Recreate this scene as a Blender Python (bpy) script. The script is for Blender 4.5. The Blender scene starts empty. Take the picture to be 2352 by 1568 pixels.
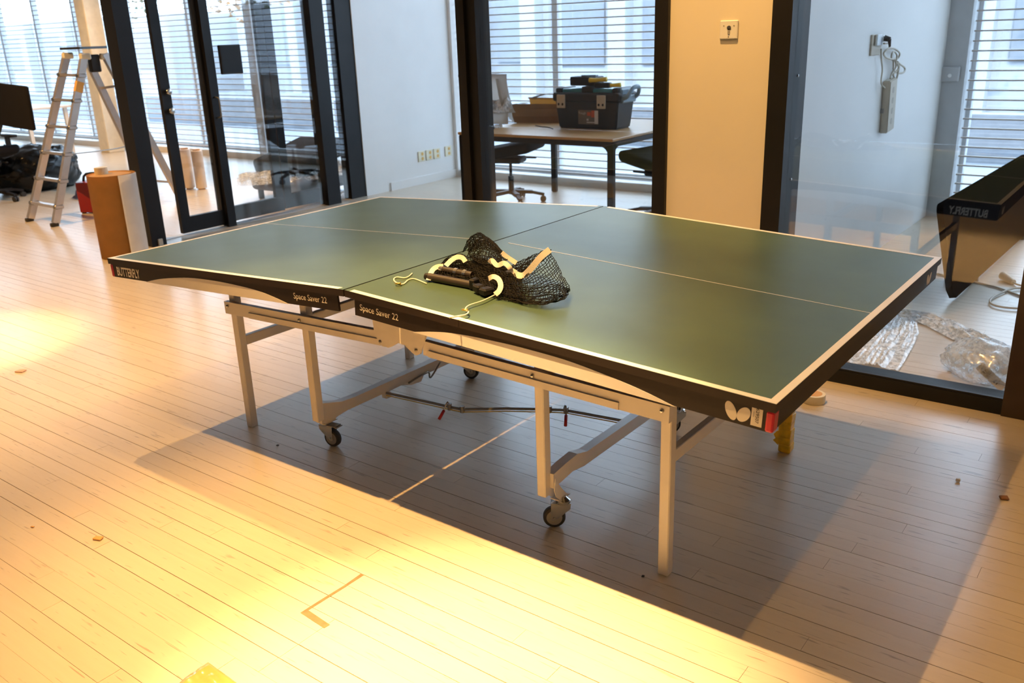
import bpy, bmesh, math, random
from mathutils import Vector, Matrix, noise
random.seed(7)
PI = math.pi
scene = bpy.context.scene
COL = scene.collection

# ---------------------------------------------------------------- camera
CAM = Vector((2.0057, -1.7720, 1.5266))
YAW, PITCH, ROLL, FPX = 0.6558, 0.3342, -0.0363, 2043.0
W, H = 2352.0, 1568.0
ROT = (Matrix.Rotation(YAW, 3, 'Z') @ Matrix.Rotation(PI / 2 - PITCH, 3, 'X') @ Matrix.Rotation(ROLL, 3, 'Z'))
cam_data = bpy.data.cameras.new('camera')
cam_data.sensor_fit = 'HORIZONTAL'
cam_data.sensor_width = 22.3
cam_data.lens = FPX / W * 22.3
cam_data.clip_start = 0.05
cam_data.clip_end = 300
cam_data.dof.use_dof = True
cam_data.dof.focus_distance = 2.75
cam_data.dof.aperture_fstop = 3.5
cam = bpy.data.objects.new('camera', cam_data)
cam.matrix_world = Matrix.Translation(CAM) @ ROT.to_4x4()
COL.objects.link(cam)
scene.camera = cam

# ---------------------------------------------------------------- view, world, lights
vs = scene.view_settings
vs.view_transform = 'Standard'
vs.look = 'None'
vs.gamma = 1.0
vs.use_curve_mapping = False
vs.exposure = 0.0
scene.cycles.use_denoising = True
scene.cycles.max_bounces = 10
scene.cycles.transparent_max_bounces = 24
scene.cycles.sample_clamp_indirect = 6.0
scene.cycles.caustics_reflective = False
scene.cycles.caustics_refractive = False

world = bpy.data.worlds.new('sky')
scene.world = world
world.use_nodes = True
bg = world.node_tree.nodes['Background']
bg.inputs[0].default_value = (0.58, 0.78, 1.0, 1)
bg.inputs[1].default_value = 8.5

sun_d = bpy.data.lights.new('sun', 'SUN')
sun_d.energy = 2.6
sun_d.angle = 0.01
sun_d.color = (1.0, 0.90, 0.75)
sun = bpy.data.objects.new('sun', sun_d)
sun.rotation_euler = (math.radians(50), 0, math.radians(-150 + 180))
COL.objects.link(sun)

WARM = (1.0, 0.56, 0.18)
def spot(name, loc, target, watts, angle=95, blend=1.0, radius=0.022, color=WARM):
    d = bpy.data.lights.new(name, 'SPOT')
    d.energy = watts
    d.color = color
    d.spot_size = math.radians(angle)
    d.spot_blend = blend
    d.shadow_soft_size = radius
    o = bpy.data.objects.new(name, d)
    o.location = loc
    o.rotation_euler = (Vector(target) - Vector(loc)).to_track_quat('-Z', 'Y').to_euler()
    COL.objects.link(o)
    return o
LZ = 3.6
spot('ceiling_spot', (0.10, -0.49, LZ), (0.22, -0.20, 0), 900, 48)
spot('ceiling_spot', (0.16, -0.49, LZ), (0.86, -0.52, 0), 2100, 29, color=(1.0, 0.66, 0.30))
spot('ceiling_spot', (0.10, -0.49, LZ), (0.9, 0.2, 0), 170, 110)
spot('ceiling_spot', (1.76, -0.49, LZ), (1.85, 0.45, 0), 75, 80)
spot('ceiling_spot', (-2.50, -0.49, LZ), (-3.00, 0.10, 0), 620, 66)
spot('ceiling_spot', (-2.56, -0.49, LZ), (-3.22, 0.10, 0), 1500, 22, color=(1.0, 0.66, 0.30))
spot('ceiling_spot', (0.10, 0.78, LZ), (-0.2, 0.0, 0), 115, 110)
spot('ceiling_spot', (-2.50, 0.78, LZ), (-1.6, -0.40, 0), 340, 110)
spot('ceiling_spot', (0.28, 1.15, LZ), (0.28, 2.02, 1.1), 370, 50)
spot('ceiling_spot', (-9.8, 4.4, LZ), (-10.9, 5.2, 0.3), 420, 80)
spot('ceiling_spot', (-6.2, 4.4, LZ), (-6.0, 4.1, 0), 500, 50)
spot('ceiling_spot', (-5.8, 0.2, LZ), (-6.2, 1.4, 0), 700, 100)

def portal(x0, x1, y, z0, z1):
    d = bpy.data.lights.new('window_portal', 'AREA')
    d.shape = 'RECTANGLE'
    d.size = x1 - x0
    d.size_y = z1 - z0
    d.cycles.is_portal = True
    o = bpy.data.objects.new('window_portal', d)
    o.location = ((x0 + x1) / 2, y, (z0 + z1) / 2)
    o.rotation_euler = (PI / 2, 0, PI)     # faces -y, into the building
    o.rotation_euler = Vector((0, -1, 0)).to_track_quat('-Z', 'Z').to_euler()
    COL.objects.link(o)

# ---------------------------------------------------------------- pixel helpers (frame 2352 x 1568) to real points
def ray(u, v):
    return ROT @ Vector(((u - W / 2) / FPX, -(v - H / 2) / FPX, -1.0))
def at_y(u, v, y):
    d = ray(u, v); return CAM + d * ((y - CAM.y) / d.y)
def at_z(u, v, z):
    d = ray(u, v); return CAM + d * ((z - CAM.z) / d.z)
def at_x(u, v, x):
    d = ray(u, v); return CAM + d * ((x - CAM.x) / d.x)

# ---------------------------------------------------------------- materials
MATS = {}
def mat(name, color, rough=0.5, metal=0.0, spec=0.5, var=0.06, scale=12.0, bump=0.0, bscale=80.0, coat=0.0, stretch=None):
    if name in MATS:
        return MATS[name]
    m = bpy.data.materials.new(name)
    m.use_nodes = True
    nt = m.node_tree
    b = nt.nodes['Principled BSDF']
    b.inputs['Roughness'].default_value = rough
    b.inputs['Metallic'].default_value = metal
    b.inputs['Specular IOR Level'].default_value = spec
    b.inputs['Coat Weight'].default_value = coat
    tc = nt.nodes.new('ShaderNodeTexCoord')
    mp = nt.nodes.new('ShaderNodeMapping')
    nt.links.new(tc.outputs['Object'], mp.inputs['Vector'])
    if stretch:
        mp.inputs['Scale'].default_value = stretch
    n = nt.nodes.new('ShaderNodeTexNoise')
    n.inputs['Scale'].default_value = scale
    n.inputs['Detail'].default_value = 5
    nt.links.new(mp.outputs[0], n.inputs['Vector'])
    r = nt.nodes.new('ShaderNodeMapRange')
    r.inputs['From Min'].default_value = 0.3
    r.inputs['From Max'].default_value = 0.7
    r.inputs['To Min'].default_value = 1 - var
    r.inputs['To Max'].default_value = 1 + var
    nt.links.new(n.outputs['Fac'], r.inputs['Value'])
    mx = nt.nodes.new('ShaderNodeVectorMath'); mx.operation = 'SCALE'
    mx.inputs[0].default_value = color[:3]
    nt.links.new(r.outputs[0], mx.inputs['Scale'])
    nt.links.new(mx.outputs[0], b.inputs['Base Color'])
    if bump:
        n2 = nt.nodes.new('ShaderNodeTexNoise')
        n2.inputs['Scale'].default_value = bscale
        n2.inputs['Detail'].default_value = 4
        nt.links.new(mp.outputs[0], n2.inputs['Vector'])
        bp = nt.nodes.new('ShaderNodeBump')
        bp.inputs['Strength'].default_value = bump
        bp.inputs['Distance'].default_value = 0.002
        nt.links.new(n2.outputs['Fac'], bp.inputs['Height'])
        nt.links.new(bp.outputs[0], b.inputs['Normal'])
    MATS[name] = m
    return m

def glass_mat(name, tint=(1, 1, 1), f0=0.075):
    m = bpy.data.materials.new(name); m.use_nodes = True
    nt = m.node_tree; nt.nodes.clear()
    out = nt.nodes.new('ShaderNodeOutputMaterial')
    tr = nt.nodes.new('ShaderNodeBsdfTransparent'); tr.inputs[0].default_value = (*tint, 1)
    gl = nt.nodes.new('ShaderNodeBsdfGlossy'); gl.inputs['Roughness'].default_value = 0.0
    ge = nt.nodes.new('ShaderNodeNewGeometry')
    dt = nt.nodes.new('ShaderNodeVectorMath'); dt.operation = 'DOT_PRODUCT'
    nt.links.new(ge.outputs['Incoming'], dt.inputs[0]); nt.links.new(ge.outputs['Normal'], dt.inputs[1])
    ab = nt.nodes.new('ShaderNodeMath'); ab.operation = 'ABSOLUTE'; nt.links.new(dt.outputs['Value'], ab.inputs[0])
    om = nt.nodes.new('ShaderNodeMath'); om.operation = 'SUBTRACT'; om.inputs[0].default_value = 1; nt.links.new(ab.outputs[0], om.inputs[1])
    pw = nt.nodes.new('ShaderNodeMath'); pw.operation = 'POWER'; pw.inputs[1].default_value = 5; nt.links.new(om.outputs[0], pw.inputs[0])
    ma = nt.nodes.new('ShaderNodeMath'); ma.operation = 'MULTIPLY_ADD'; ma.inputs[1].default_value = 1 - f0; ma.inputs[2].default_value = f0
    nt.links.new(pw.outputs[0], ma.inputs[0])
    mx = nt.nodes.new('ShaderNodeMixShader')
    nt.links.new(ma.outputs[0], mx.inputs[0]); nt.links.new(tr.outputs[0], mx.inputs[1]); nt.links.new(gl.outputs[0], mx.inputs[2])
    nt.links.new(mx.outputs[0], out.inputs[0])
    return m

def plastic_film(name, haze=0.35, tint=(0.95, 0.98, 1.0)):
    m = bpy.data.materials.new(name); m.use_nodes = True
    nt = m.node_tree; nt.nodes.clear()
    out = nt.nodes.new('ShaderNodeOutputMaterial')
    tr = nt.nodes.new('ShaderNodeBsdfTransparent'); tr.inputs[0].default_value = (*tint, 1)
    df = nt.nodes.new('ShaderNodeBsdfDiffuse'); df.inputs[0].default_value = (0.92, 0.96, 1.0, 1)
    gl = nt.nodes.new('ShaderNodeBsdfGlossy'); gl.inputs['Roughness'].default_value = 0.18
    no = nt.nodes.new('ShaderNodeTexNoise'); no.inputs['Scale'].default_value = 45
    tc = nt.nodes.new('ShaderNodeTexCoord'); nt.links.new(tc.outputs['Object'], no.inputs['Vector'])
    mr = nt.nodes.new('ShaderNodeMapRange'); mr.inputs['From Min'].default_value = 0.35; mr.inputs['From Max'].default_value = 0.65
    mr.inputs['To Min'].default_value = haze * 0.4; mr.inputs['To Max'].default_value = haze * 1.5
    nt.links.new(no.outputs['Fac'], mr.inputs[0])
    m1 = nt.nodes.new('ShaderNodeMixShader'); nt.links.new(mr.outputs[0], m1.inputs[0])
    nt.links.new(tr.outputs[0], m1.inputs[1]); nt.links.new(df.outputs[0], m1.inputs[2])
    m2 = nt.nodes.new('ShaderNodeMixShader'); m2.inputs[0].default_value = 0.20
    nt.links.new(m1.outputs[0], m2.inputs[1]); nt.links.new(gl.outputs[0], m2.inputs[2])
    nt.links.new(m2.outputs[0], out.inputs[0])
    return m

def wood_floor_mat():
    m = bpy.data.materials.new('worn_maple'); m.use_nodes = True
    nt = m.node_tree; b = nt.nodes['Principled BSDF']; L = nt.links.new
    ge = nt.nodes.new('ShaderNodeNewGeometry'); oi = nt.nodes.new('ShaderNodeObjectInfo')
    mp = nt.nodes.new('ShaderNodeMapping'); mp.inputs['Scale'].default_value = (2.0, 26.0, 1.0)
    L(ge.outputs['Position'], mp.inputs[0])
    g = nt.nodes.new('ShaderNodeTexNoise'); g.inputs['Scale'].default_value = 2.2; g.inputs['Detail'].default_value = 6
    L(mp.outputs[0], g.inputs['Vector'])
    big = nt.nodes.new('ShaderNodeTexNoise'); big.inputs['Scale'].default_value = 1.3; big.inputs['Detail'].default_value = 5
    L(ge.outputs['Position'], big.inputs['Vector'])
    # row tint: white noise on the row index, so that neighbouring strips differ
    sp = nt.nodes.new('ShaderNodeSeparateXYZ'); L(ge.outputs['Position'], sp.inputs[0])
    dv = nt.nodes.new('ShaderNodeMath'); dv.operation = 'MULTIPLY_ADD'; dv.inputs[1].default_value = 1 / 0.0657; dv.inputs[2].default_value = 0.1665 / 0.0657
    L(sp.outputs['Y'], dv.inputs[0])
    fl = nt.nodes.new('ShaderNodeMath'); fl.operation = 'FLOOR'; L(dv.outputs[0], fl.inputs[0])
    ad = nt.nodes.new('ShaderNodeMath'); ad.operation = 'ADD'; L(fl.outputs[0], ad.inputs[0]); L(oi.outputs['Random'], ad.inputs[1])
    wn = nt.nodes.new('ShaderNodeTexWhiteNoise'); wn.noise_dimensions = '1D'; L(ad.outputs[0], wn.inputs['W'])
    cr = nt.nodes.new('ShaderNodeMix'); cr.data_type = 'RGBA'
    cr.inputs[6].default_value = (0.54, 0.44, 0.325, 1); cr.inputs[7].default_value = (0.685, 0.59, 0.46, 1)
    s1 = nt.nodes.new('ShaderNodeMath'); s1.operation = 'MULTIPLY_ADD'; s1.inputs[1].default_value = 0.20; s1.inputs[2].default_value = 0.17
    L(wn.outputs['Value'], s1.inputs[0])
    s2 = nt.nodes.new('ShaderNodeMath'); s2.operation = 'MULTIPLY_ADD'; s2.inputs[1].default_value = 0.45; L(g.outputs['Fac'], s2.inputs[0]); L(s1.outputs[0], s2.inputs[2])
    s3 = nt.nodes.new('ShaderNodeMath'); s3.operation = 'MULTIPLY_ADD'; s3.inputs[1].default_value = 0.5; L(big.outputs['Fac'], s3.inputs[0]); L(s2.outputs[0], s3.inputs[2])
    L(s3.outputs[0], cr.inputs[0])
    # dark scuffs: stretched noise with a sharp threshold
    mp2 = nt.nodes.new('ShaderNodeMapping'); mp2.inputs['Rotation'].default_value = (0, 0, 0.9); mp2.inputs['Scale'].default_value = (2.2, 14.0, 1)
    L(ge.outputs['Position'], mp2.inputs[0])
    sc = nt.nodes.new('ShaderNodeTexNoise'); sc.inputs['Scale'].default_value = 3.0; sc.inputs['Detail'].default_value = 3; L(mp2.outputs[0], sc.inputs['Vector'])
    rr = nt.nodes.new('ShaderNodeMapRange'); rr.inputs['From Min'].default_value = 0.655; rr.inputs['From Max'].default_value = 0.74; rr.inputs['To Max'].default_value = 0.45
    L(sc.outputs['Fac'], rr.inputs[0])
    mp3 = nt.nodes.new('ShaderNodeMapping'); mp3.inputs['Rotation'].default_value = (0, 0, -0.5); mp3.inputs['Scale'].default_value = (3.0, 40.0, 1)
    L(ge.outputs['Position'], mp3.inputs[0])
    sc2 = nt.nodes.new('ShaderNodeTexNoise'); sc2.inputs['Scale'].default_value = 2.6; sc2.inputs['Detail'].default_value = 2; L(mp3.outputs[0], sc2.inputs['Vector'])
    rr2 = nt.nodes.new('ShaderNodeMapRange'); rr2.inputs['From Min'].default_value = 0.665; rr2.inputs['From Max'].default_value = 0.73; rr2.inputs['To Max'].default_value = 0.55
    L(sc2.outputs['Fac'], rr2.inputs[0])
    am = nt.nodes.new('ShaderNodeMath'); am.operation = 'MAXIMUM'; L(rr.outputs[0], am.inputs[0]); L(rr2.outputs[0], am.inputs[1])
    dk = nt.nodes.new('ShaderNodeMix'); dk.data_type = 'RGBA'; dk.inputs[7].default_value = (0.20, 0.15, 0.11, 1)
    L(am.outputs[0], dk.inputs[0]); L(cr.outputs[2], dk.inputs[6]); L(dk.outputs[2], b.inputs['Base Color'])
    ro = nt.nodes.new('ShaderNodeMapRange'); ro.inputs['To Min'].default_value = 0.24; ro.inputs['To Max'].default_value = 0.46
    L(big.outputs['Fac'], ro.inputs[0]); L(ro.outputs[0], b.inputs['Roughness'])
    b.inputs['Specular IOR Level'].default_value = 0.5
    b.inputs['Coat Weight'].default_value = 0.40; b.inputs['Coat Roughness'].default_value = 0.22
    bp = nt.nodes.new('ShaderNodeBump'); bp.inputs['Strength'].default_value = 0.12; bp.inputs['Distance'].default_value = 0.002
    L(g.outputs['Fac'], bp.inputs['Height']); L(bp.outputs[0], b.inputs['Normal'])
    return m

M_FLOOR = wood_floor_mat()
M_GLASS = glass_mat('clear_glass')
M_FILM = plastic_film('clear_film', 0.45)
M_FILM2 = plastic_film('cloudy_film', 0.72)
M_GAP = mat('floor_gap', (0.20, 0.14, 0.095), 0.9)
M_WHITE = mat('white_paint', (0.86, 0.855, 0.84), 0.38, var=0.02, scale=3)
M_YWALL = mat('cream_wall_paint', (0.78, 0.70, 0.56), 0.55, var=0.02, scale=3)
M_CEIL = mat('ceiling_paint', (0.75, 0.74, 0.72), 0.8, var=0.02)
M_BLACK = mat('black_frame_paint', (0.010, 0.009, 0.010), 0.5, spec=0.3, var=0.15, scale=6)
M_GREEN = mat('green_table_paint', (0.068, 0.113, 0.074), 0.40, spec=0.22, var=0.10, scale=5)
M_LINE = mat('white_line_paint', (0.80, 0.78, 0.75), 0.4, var=0.03)
M_EDGE = mat('dark_edge_band', (0.020, 0.013, 0.012), 0.5, spec=0.3, var=0.1)
M_APRON = mat('black_apron_paint', (0.014, 0.009, 0.0085), 0.5, spec=0.3, var=0.1)
M_CREAM = mat('cream_steel_paint', (0.74, 0.70, 0.66), 0.36, var=0.02)
M_PRINT = mat('cream_print', (0.80, 0.74, 0.64), 0.5, var=0.02)
M_RED = mat('red_corner_plastic', (0.50, 0.010, 0.040), 0.35)
M_CHROME = mat('zinc_plated_steel', (0.62, 0.62, 0.60), 0.22, metal=1.0)
M_DSTEEL = mat('dull_steel', (0.30, 0.29, 0.27), 0.4, metal=1.0)
M_TYRE = mat('dark_rubber_tyre', (0.030, 0.028, 0.028), 0.6)
M_HUB = mat('grey_plastic_hub', (0.28, 0.27, 0.26), 0.45)
M_REDGRIP = mat('red_grip_vinyl', (0.55, 0.02, 0.02), 0.4)
M_YTAPE = mat('yellow_tape', (0.86, 0.52, 0.02), 0.4, var=0.25, scale=30)
M_NET = mat('black_net_cord', (0.005, 0.004, 0.0035), 0.7, spec=0.15)
M_TAPEW = mat('white_cotton_tape', (0.82, 0.78, 0.74), 0.8, bump=0.4, bscale=300)
M_CORD = mat('white_cord', (0.86, 0.80, 0.66), 0.75, bump=0.4, bscale=400)
M_BRASS = mat('brass_clip', (0.85, 0.55, 0.12), 0.3, metal=1.0)
M_PLASTIC = mat('black_moulded_plastic', (0.035, 0.028, 0.027), 0.42)
M_DPLASTIC = mat('charcoal_plastic', (0.024, 0.022, 0.021), 0.5, spec=0.35)
M_SLAT = mat('grey_slat_paint', (0.52, 0.45, 0.40), 0.5, var=0.04)
M_WFRAME = mat('light_window_frame', (0.62, 0.65, 0.68), 0.45)
M_GREYPOST = mat('grey_column_paint', (0.52, 0.54, 0.56), 0.5, var=0.04)
M_ALU = mat('brushed_aluminium', (0.70, 0.64, 0.60), 0.38, metal=0.85, var=0.05)
M_CARDD = mat('dark_cardboard', (0.36, 0.19, 0.075), 0.7, var=0.08, scale=9)
M_CARD = mat('brown_cardboard', (0.66, 0.37, 0.13), 0.7, var=0.08, scale=9)
M_CARDL = mat('pale_paper', (0.74, 0.71, 0.68), 0.7, var=0.04)
M_OAK = mat('oak_desktop', (0.52, 0.29, 0.10), 0.4, var=0.10, scale=7, stretch=(1, 10, 1))
M_TEAL = mat('teal_translucent_lid', (0.06, 0.26, 0.32), 0.25)
M_BLUEGREY = mat('light_blue_plastic', (0.20, 0.30, 0.38), 0.4)
M_YTOOL = mat('yellow_plastic', (0.85, 0.62, 0.05), 0.4)
M_BAG = mat('black_bin_bag', (0.006, 0.006, 0.006), 0.2, spec=0.3)
M_REDBOX = mat('red_metal', (0.26, 0.010, 0.010), 0.4)
M_BEIGE = mat('beige_plastic', (0.56, 0.50, 0.40), 0.5)
M_IVORY = mat('ivory_socket', (0.80, 0.74, 0.56), 0.45)
M_FABRIC = mat('black_upholstery', (0.012, 0.011, 0.012), 0.9, spec=0.2, bump=0.6, bscale=260)
M_FELT = mat('black_felt', (0.006, 0.005, 0.005), 1.0, spec=0.0, var=0.3, scale=60, bump=0.6, bscale=200)
M_COLUMN = mat('beige_column_paint', (0.84, 0.76, 0.60), 0.6)
M_ORANGE = mat('orange_sleeve', (0.75, 0.22, 0.05), 0.45)
M_AMBER = mat('amber_sticker', (0.75, 0.45, 0.12), 0.5)
M_TAPEROLL = mat('masking_tape', (0.80, 0.72, 0.52), 0.5)

# ---------------------------------------------------------------- mesh helpers
def lin(name, me, material, parent=None):
    o = bpy.data.objects.new(name, me)
    COL.objects.link(o)
    if material is not None and len(me.materials) == 0:
        me.materials.append(material)
    if parent is not None:
        o.parent = parent
    return o
def obj(name, bm, material, parent=None, smooth=False):
    me = bpy.data.meshes.new(name)
    bmesh.ops.recalc_face_normals(bm, faces=bm.faces)
    if smooth:
        for f in bm.faces: f.smooth = True
    bm.to_mesh(me); bm.free()
    if smooth == 'auto':
        try: me.set_sharp_from_angle(angle=0.6)
        except Exception: pass
    return lin(name, me, material, parent)
def empty(name, loc=(0, 0, 0)):
    o = bpy.data.objects.new(name, None); o.location = loc
    o.empty_display_size = 0.1
    COL.objects.link(o); return o
def tag(o, label, cat=None, group=None, kind=None):
    o['label'] = label
    if cat: o['category'] = cat
    if group: o['group'] = group
    if kind: o['kind'] = kind
    return o
def new(): return bmesh.new()
def box(bm, x0, x1, y0, y1, z0, z1, mtx=None, bevel=0.0, seg=1):
    n = bmesh.new()
    bmesh.ops.create_cube(n, size=1.0, matrix=Matrix.Translation(((x0 + x1) / 2, (y0 + y1) / 2, (z0 + z1) / 2)) @ Matrix.Diagonal((abs(x1 - x0), abs(y1 - y0), abs(z1 - z0), 1)))
    if bevel:
        bmesh.ops.bevel(n, geom=list(n.edges), offset=bevel, segments=seg, affect='EDGES', profile=0.5)
    return merge(bm, n, mtx)
def merge(bm, n, mtx=None):
    if mtx is not None: bmesh.ops.transform(n, matrix=mtx, verts=n.verts)
    vmap = [bm.verts.new(v.co) for v in n.verts]
    n.verts.index_update()
    for f in n.faces:
        try: bm.faces.new([vmap[v.index] for v in f.verts])
        except ValueError: pass
    n.free(); return bm
def cyl(bm, p0, p1, r0, r1=None, seg=16, caps=True):
    r1 = r0 if r1 is None else r1
    p0, p1 = Vector(p0), Vector(p1); d = p1 - p0
    q = d.to_track_quat('Z', 'Y').to_matrix()
    A = [bm.verts.new(p0 + q @ Vector((r0 * math.cos(2 * PI * i / seg), r0 * math.sin(2 * PI * i / seg), 0))) for i in range(seg)]
    B = [bm.verts.new(p1 + q @ Vector((r1 * math.cos(2 * PI * i / seg), r1 * math.sin(2 * PI * i / seg), 0))) for i in range(seg)]
    for i in range(seg): bm.faces.new((A[i], A[(i + 1) % seg], B[(i + 1) % seg], B[i]))
    if caps:
        bm.faces.new(A[::-1]); bm.faces.new(B)
    return bm
def smoothpts(pts, n=6):
    P = [Vector(p) for p in pts]
    if len(P) < 3: return P
    out = []
    for i in range(len(P) - 1):
        p0 = P[max(i - 1, 0)]; p1 = P[i]; p2 = P[i + 1]; p3 = P[min(i + 2, len(P) - 1)]
        for k in range(n):
            t = k / n
            out.append(0.5 * ((2 * p1) + (p2 - p0) * t + (2 * p0 - 5 * p1 + 4 * p2 - p3) * t * t + (3 * p1 - p0 - 3 * p2 + p3) * t ** 3))
    out.append(P[-1]); return out
def tube(bm, pts, r, seg=8, smooth=0):
    P = smoothpts(pts, smooth) if smooth else [Vector(p) for p in pts]
    rings = []; ref = Vector((0, 0, 1))
    for i, p in enumerate(P):
        t = (P[min(i + 1, len(P) - 1)] - P[max(i - 1, 0)]).normalized()
        if abs(t.dot(ref)) > 0.95: ref = Vector((1, 0, 0)) if abs(t.x) < 0.9 else Vector((0, 1, 0))
        a = t.cross(ref).normalized(); b = a.cross(t).normalized(); ref = b
        if isinstance(r, (list, tuple)):
            f = i / (len(P) - 1) * (len(r) - 1); k0 = min(int(f), len(r) - 2); rr = r[k0] + (r[k0 + 1] - r[k0]) * (f - k0)
        else: rr = r
        rings.append([bm.verts.new(p + (a * math.cos(2 * PI * k / seg) + b * math.sin(2 * PI * k / seg)) * rr) for k in range(seg)])
    for A, B in zip(rings, rings[1:]):
        for k in range(seg): bm.faces.new((A[k], A[(k + 1) % seg], B[(k + 1) % seg], B[k]))
    bm.faces.new(rings[0][::-1]); bm.faces.new(rings[-1]); return bm
def bar(bm, p0, p1, w, h, up=(0, 0, 1)):
    """square tube from p0 to p1: w across, h along up"""
    p0, p1 = Vector(p0), Vector(p1); t = (p1 - p0).normalized(); up = Vector(up)
    a = t.cross(up).normalized(); b = a.cross(t).normalized()
    c = [(-1, -1), (1, -1), (1, 1), (-1, 1)]
    A = [bm.verts.new(p0 + a * (sx * w / 2) + b * (sz * h / 2)) for sx, sz in c]
    B = [bm.verts.new(p1 + a * (sx * w / 2) + b * (sz * h / 2)) for sx, sz in c]
    for i in range(4): bm.faces.new((A[i], A[(i + 1) % 4], B[(i + 1) % 4], B[i]))
    bm.faces.new(A[::-1]); bm.faces.new(B); return bm
def poly_prism(bm, pts, axis, d0, d1):
    """closed outline given as (a, b) pairs, extruded from d0 to d1 along axis ('y': a=x, b=z; 'x': a=y, b=z; 'z': a=x, b=y)"""
    def mk(a, b, d): return {'y': (a, d, b), 'x': (d, a, b), 'z': (a, b, d)}[axis]
    A = [bm.verts.new(mk(a, b, d0)) for a, b in pts]; B = [bm.verts.new(mk(a, b, d1)) for a, b in pts]
    n = len(pts)
    for i in range(n): bm.faces.new((A[i], A[(i + 1) % n], B[(i + 1) % n], B[i]))
    bm.faces.new(A[::-1]); bm.faces.new(B); return bm
def lathe(bm, prof, c=(0, 0, 0), seg=24, mtx=None):
    n = bmesh.new(); rings = []
    for r, z in prof: rings.append([n.verts.new((r * math.cos(2 * PI * k / seg), r * math.sin(2 * PI * k / seg), z)) for k in range(seg)])
    for A, B in zip(rings, rings[1:]):
        for k in range(seg): n.faces.new((A[k], A[(k + 1) % seg], B[(k + 1) % seg], B[k]))
    n.faces.new(rings[0][::-1]); n.faces.new(rings[-1])
    return merge(bm, n, Matrix.Translation(c) @ (mtx or Matrix.Identity(4)))
def rbox(w, d, h, r, seg=3):
    n = bmesh.new()
    bmesh.ops.create_cube(n, size=1.0, matrix=Matrix.Diagonal((w, d, h, 1)))
    bmesh.ops.bevel(n, geom=list(n.edges), offset=r, segments=seg, affect='EDGES', profile=0.5)
    return n
def text(name, body, material, parent, width, origin, xdir, ydir, height=None, bold=0.0, depth=0.0004):
    cu = bpy.data.curves.new(name, 'FONT'); cu.body = body; cu.size = 1.0; cu.offset = bold; cu.extrude = 0
    cu.resolution_u = 3
    o = bpy.data.objects.new(name, cu); COL.objects.link(o)
    bpy.context.view_layer.update()
    dg = bpy.context.evaluated_depsgraph_get()
    me = bpy.data.meshes.new_from_object(o.evaluated_get(dg))
    bpy.data.objects.remove(o); bpy.data.curves.remove(cu)
    xs = [v.co.x for v in me.vertices]; ys = [v.co.y for v in me.vertices]
    x0, y0 = min(xs), min(ys); sx = width / (max(xs) - x0)
    sy = sx if height is None else height / (max(ys) - y0)
    X = Vector(xdir).normalized(); Y = Vector(ydir).normalized(); N = X.cross(Y).normalized(); O = Vector(origin)
    for v in me.vertices: v.co = O + X * ((v.co.x - x0) * sx) + Y * ((v.co.y - y0) * sy) + N * depth
    me.materials.clear()
    return lin(name, me, material, parent)

# ================================================================ SETTING
XL, XR, YB, YF, ZC = -18.0, 3.4, -6.5, 6.0, 3.70
GY = 2.02                                    # front face of the black framed glass front

floor = empty('floor')
tag(floor, 'pale worn maple strip floor running through all rooms', kind='structure')
sub = new(); box(sub, XL, XR, YB, YF + 0.3, -0.10, -0.0016)
obj('subfloor', sub, M_GAP, floor)
PW, Y0 = 0.0657, -0.1665
unit = bpy.data.meshes.new('plank')
ub = new(); box(ub, 0, 1, 0, 1, -0.010, 0.0); ub.to_mesh(unit); ub.free(); unit.materials.append(M_FLOOR)
far = new()
rnd = random.Random(3)
gaps = [rnd.choice((0.00025, 0.0003, 0.0005, 0.0007, 0.0012)) for _ in range(97)]
def add_plank(x0, x1, row, near):
    y = Y0 + row * PW
    g0, g1 = gaps[row % 97], gaps[(row + 1) % 97]
    if near:
        o = bpy.data.objects.new('plank', unit); COL.objects.link(o); o.parent = floor
        o.location = (x0 + 0.0005, y + g0, rnd.uniform(-0.0003, 0.0001)); o.scale = (x1 - x0 - 0.0010, PW - g0 - g1, 1)
    else:
        box(far, x0 + 0.0006, x1 - 0.0006, y + g0, y + PW - g1, -0.010, 0)
for row in range(int((YB - Y0) / PW), int((YF + 0.25 - Y0) / PW)):
    y = Y0 + row * PW
    cuts = []
    x = XL + rnd.uniform(0, 2.2)
    while x < XR: cuts.append(x); x += rnd.uniform(1.7, 2.6)
    if -0.80 < y < -0.25: cuts = [c for c in cuts if abs(c - 0.22) > 0.5] + [0.315 if -0.72 < y < -0.49 else 0.22]
    if -0.95 < y < -0.85: cuts = [c for c in cuts if abs(c + 0.42) > 0.5] + [-0.42]
    cuts = sorted([XL] + cuts + [XR])
    for a, b in zip(cuts, cuts[1:]):
        near = (b > -2.3 and a < 2.1 and -1.2 < y < 1.96) or (b > 0.2 and a < 1.7 and 1.96 <= y < 4.0)
        add_plank(a, b, row, near)
fb = obj('floor_boards', far, M_FLOOR, floor); fb['kind'] = 'stuff'
# filler smeared into the cross joint
M_FILL = mat('dried_floor_filler', (0.24, 0.155, 0.075), 0.6, var=0.2, scale=40)
fs = new(); poly_prism(fs, [(0.214, -0.233), (0.228, -0.232), (0.226, -0.33), (0.222, -0.445), (0.323, -0.455), (0.321, -0.475), (0.212, -0.466), (0.213, -0.40), (0.217, -0.30)], 'z', 0.0001, 0.0006)
obj('filler_smear', fs, M_FILL, floor)

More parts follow.
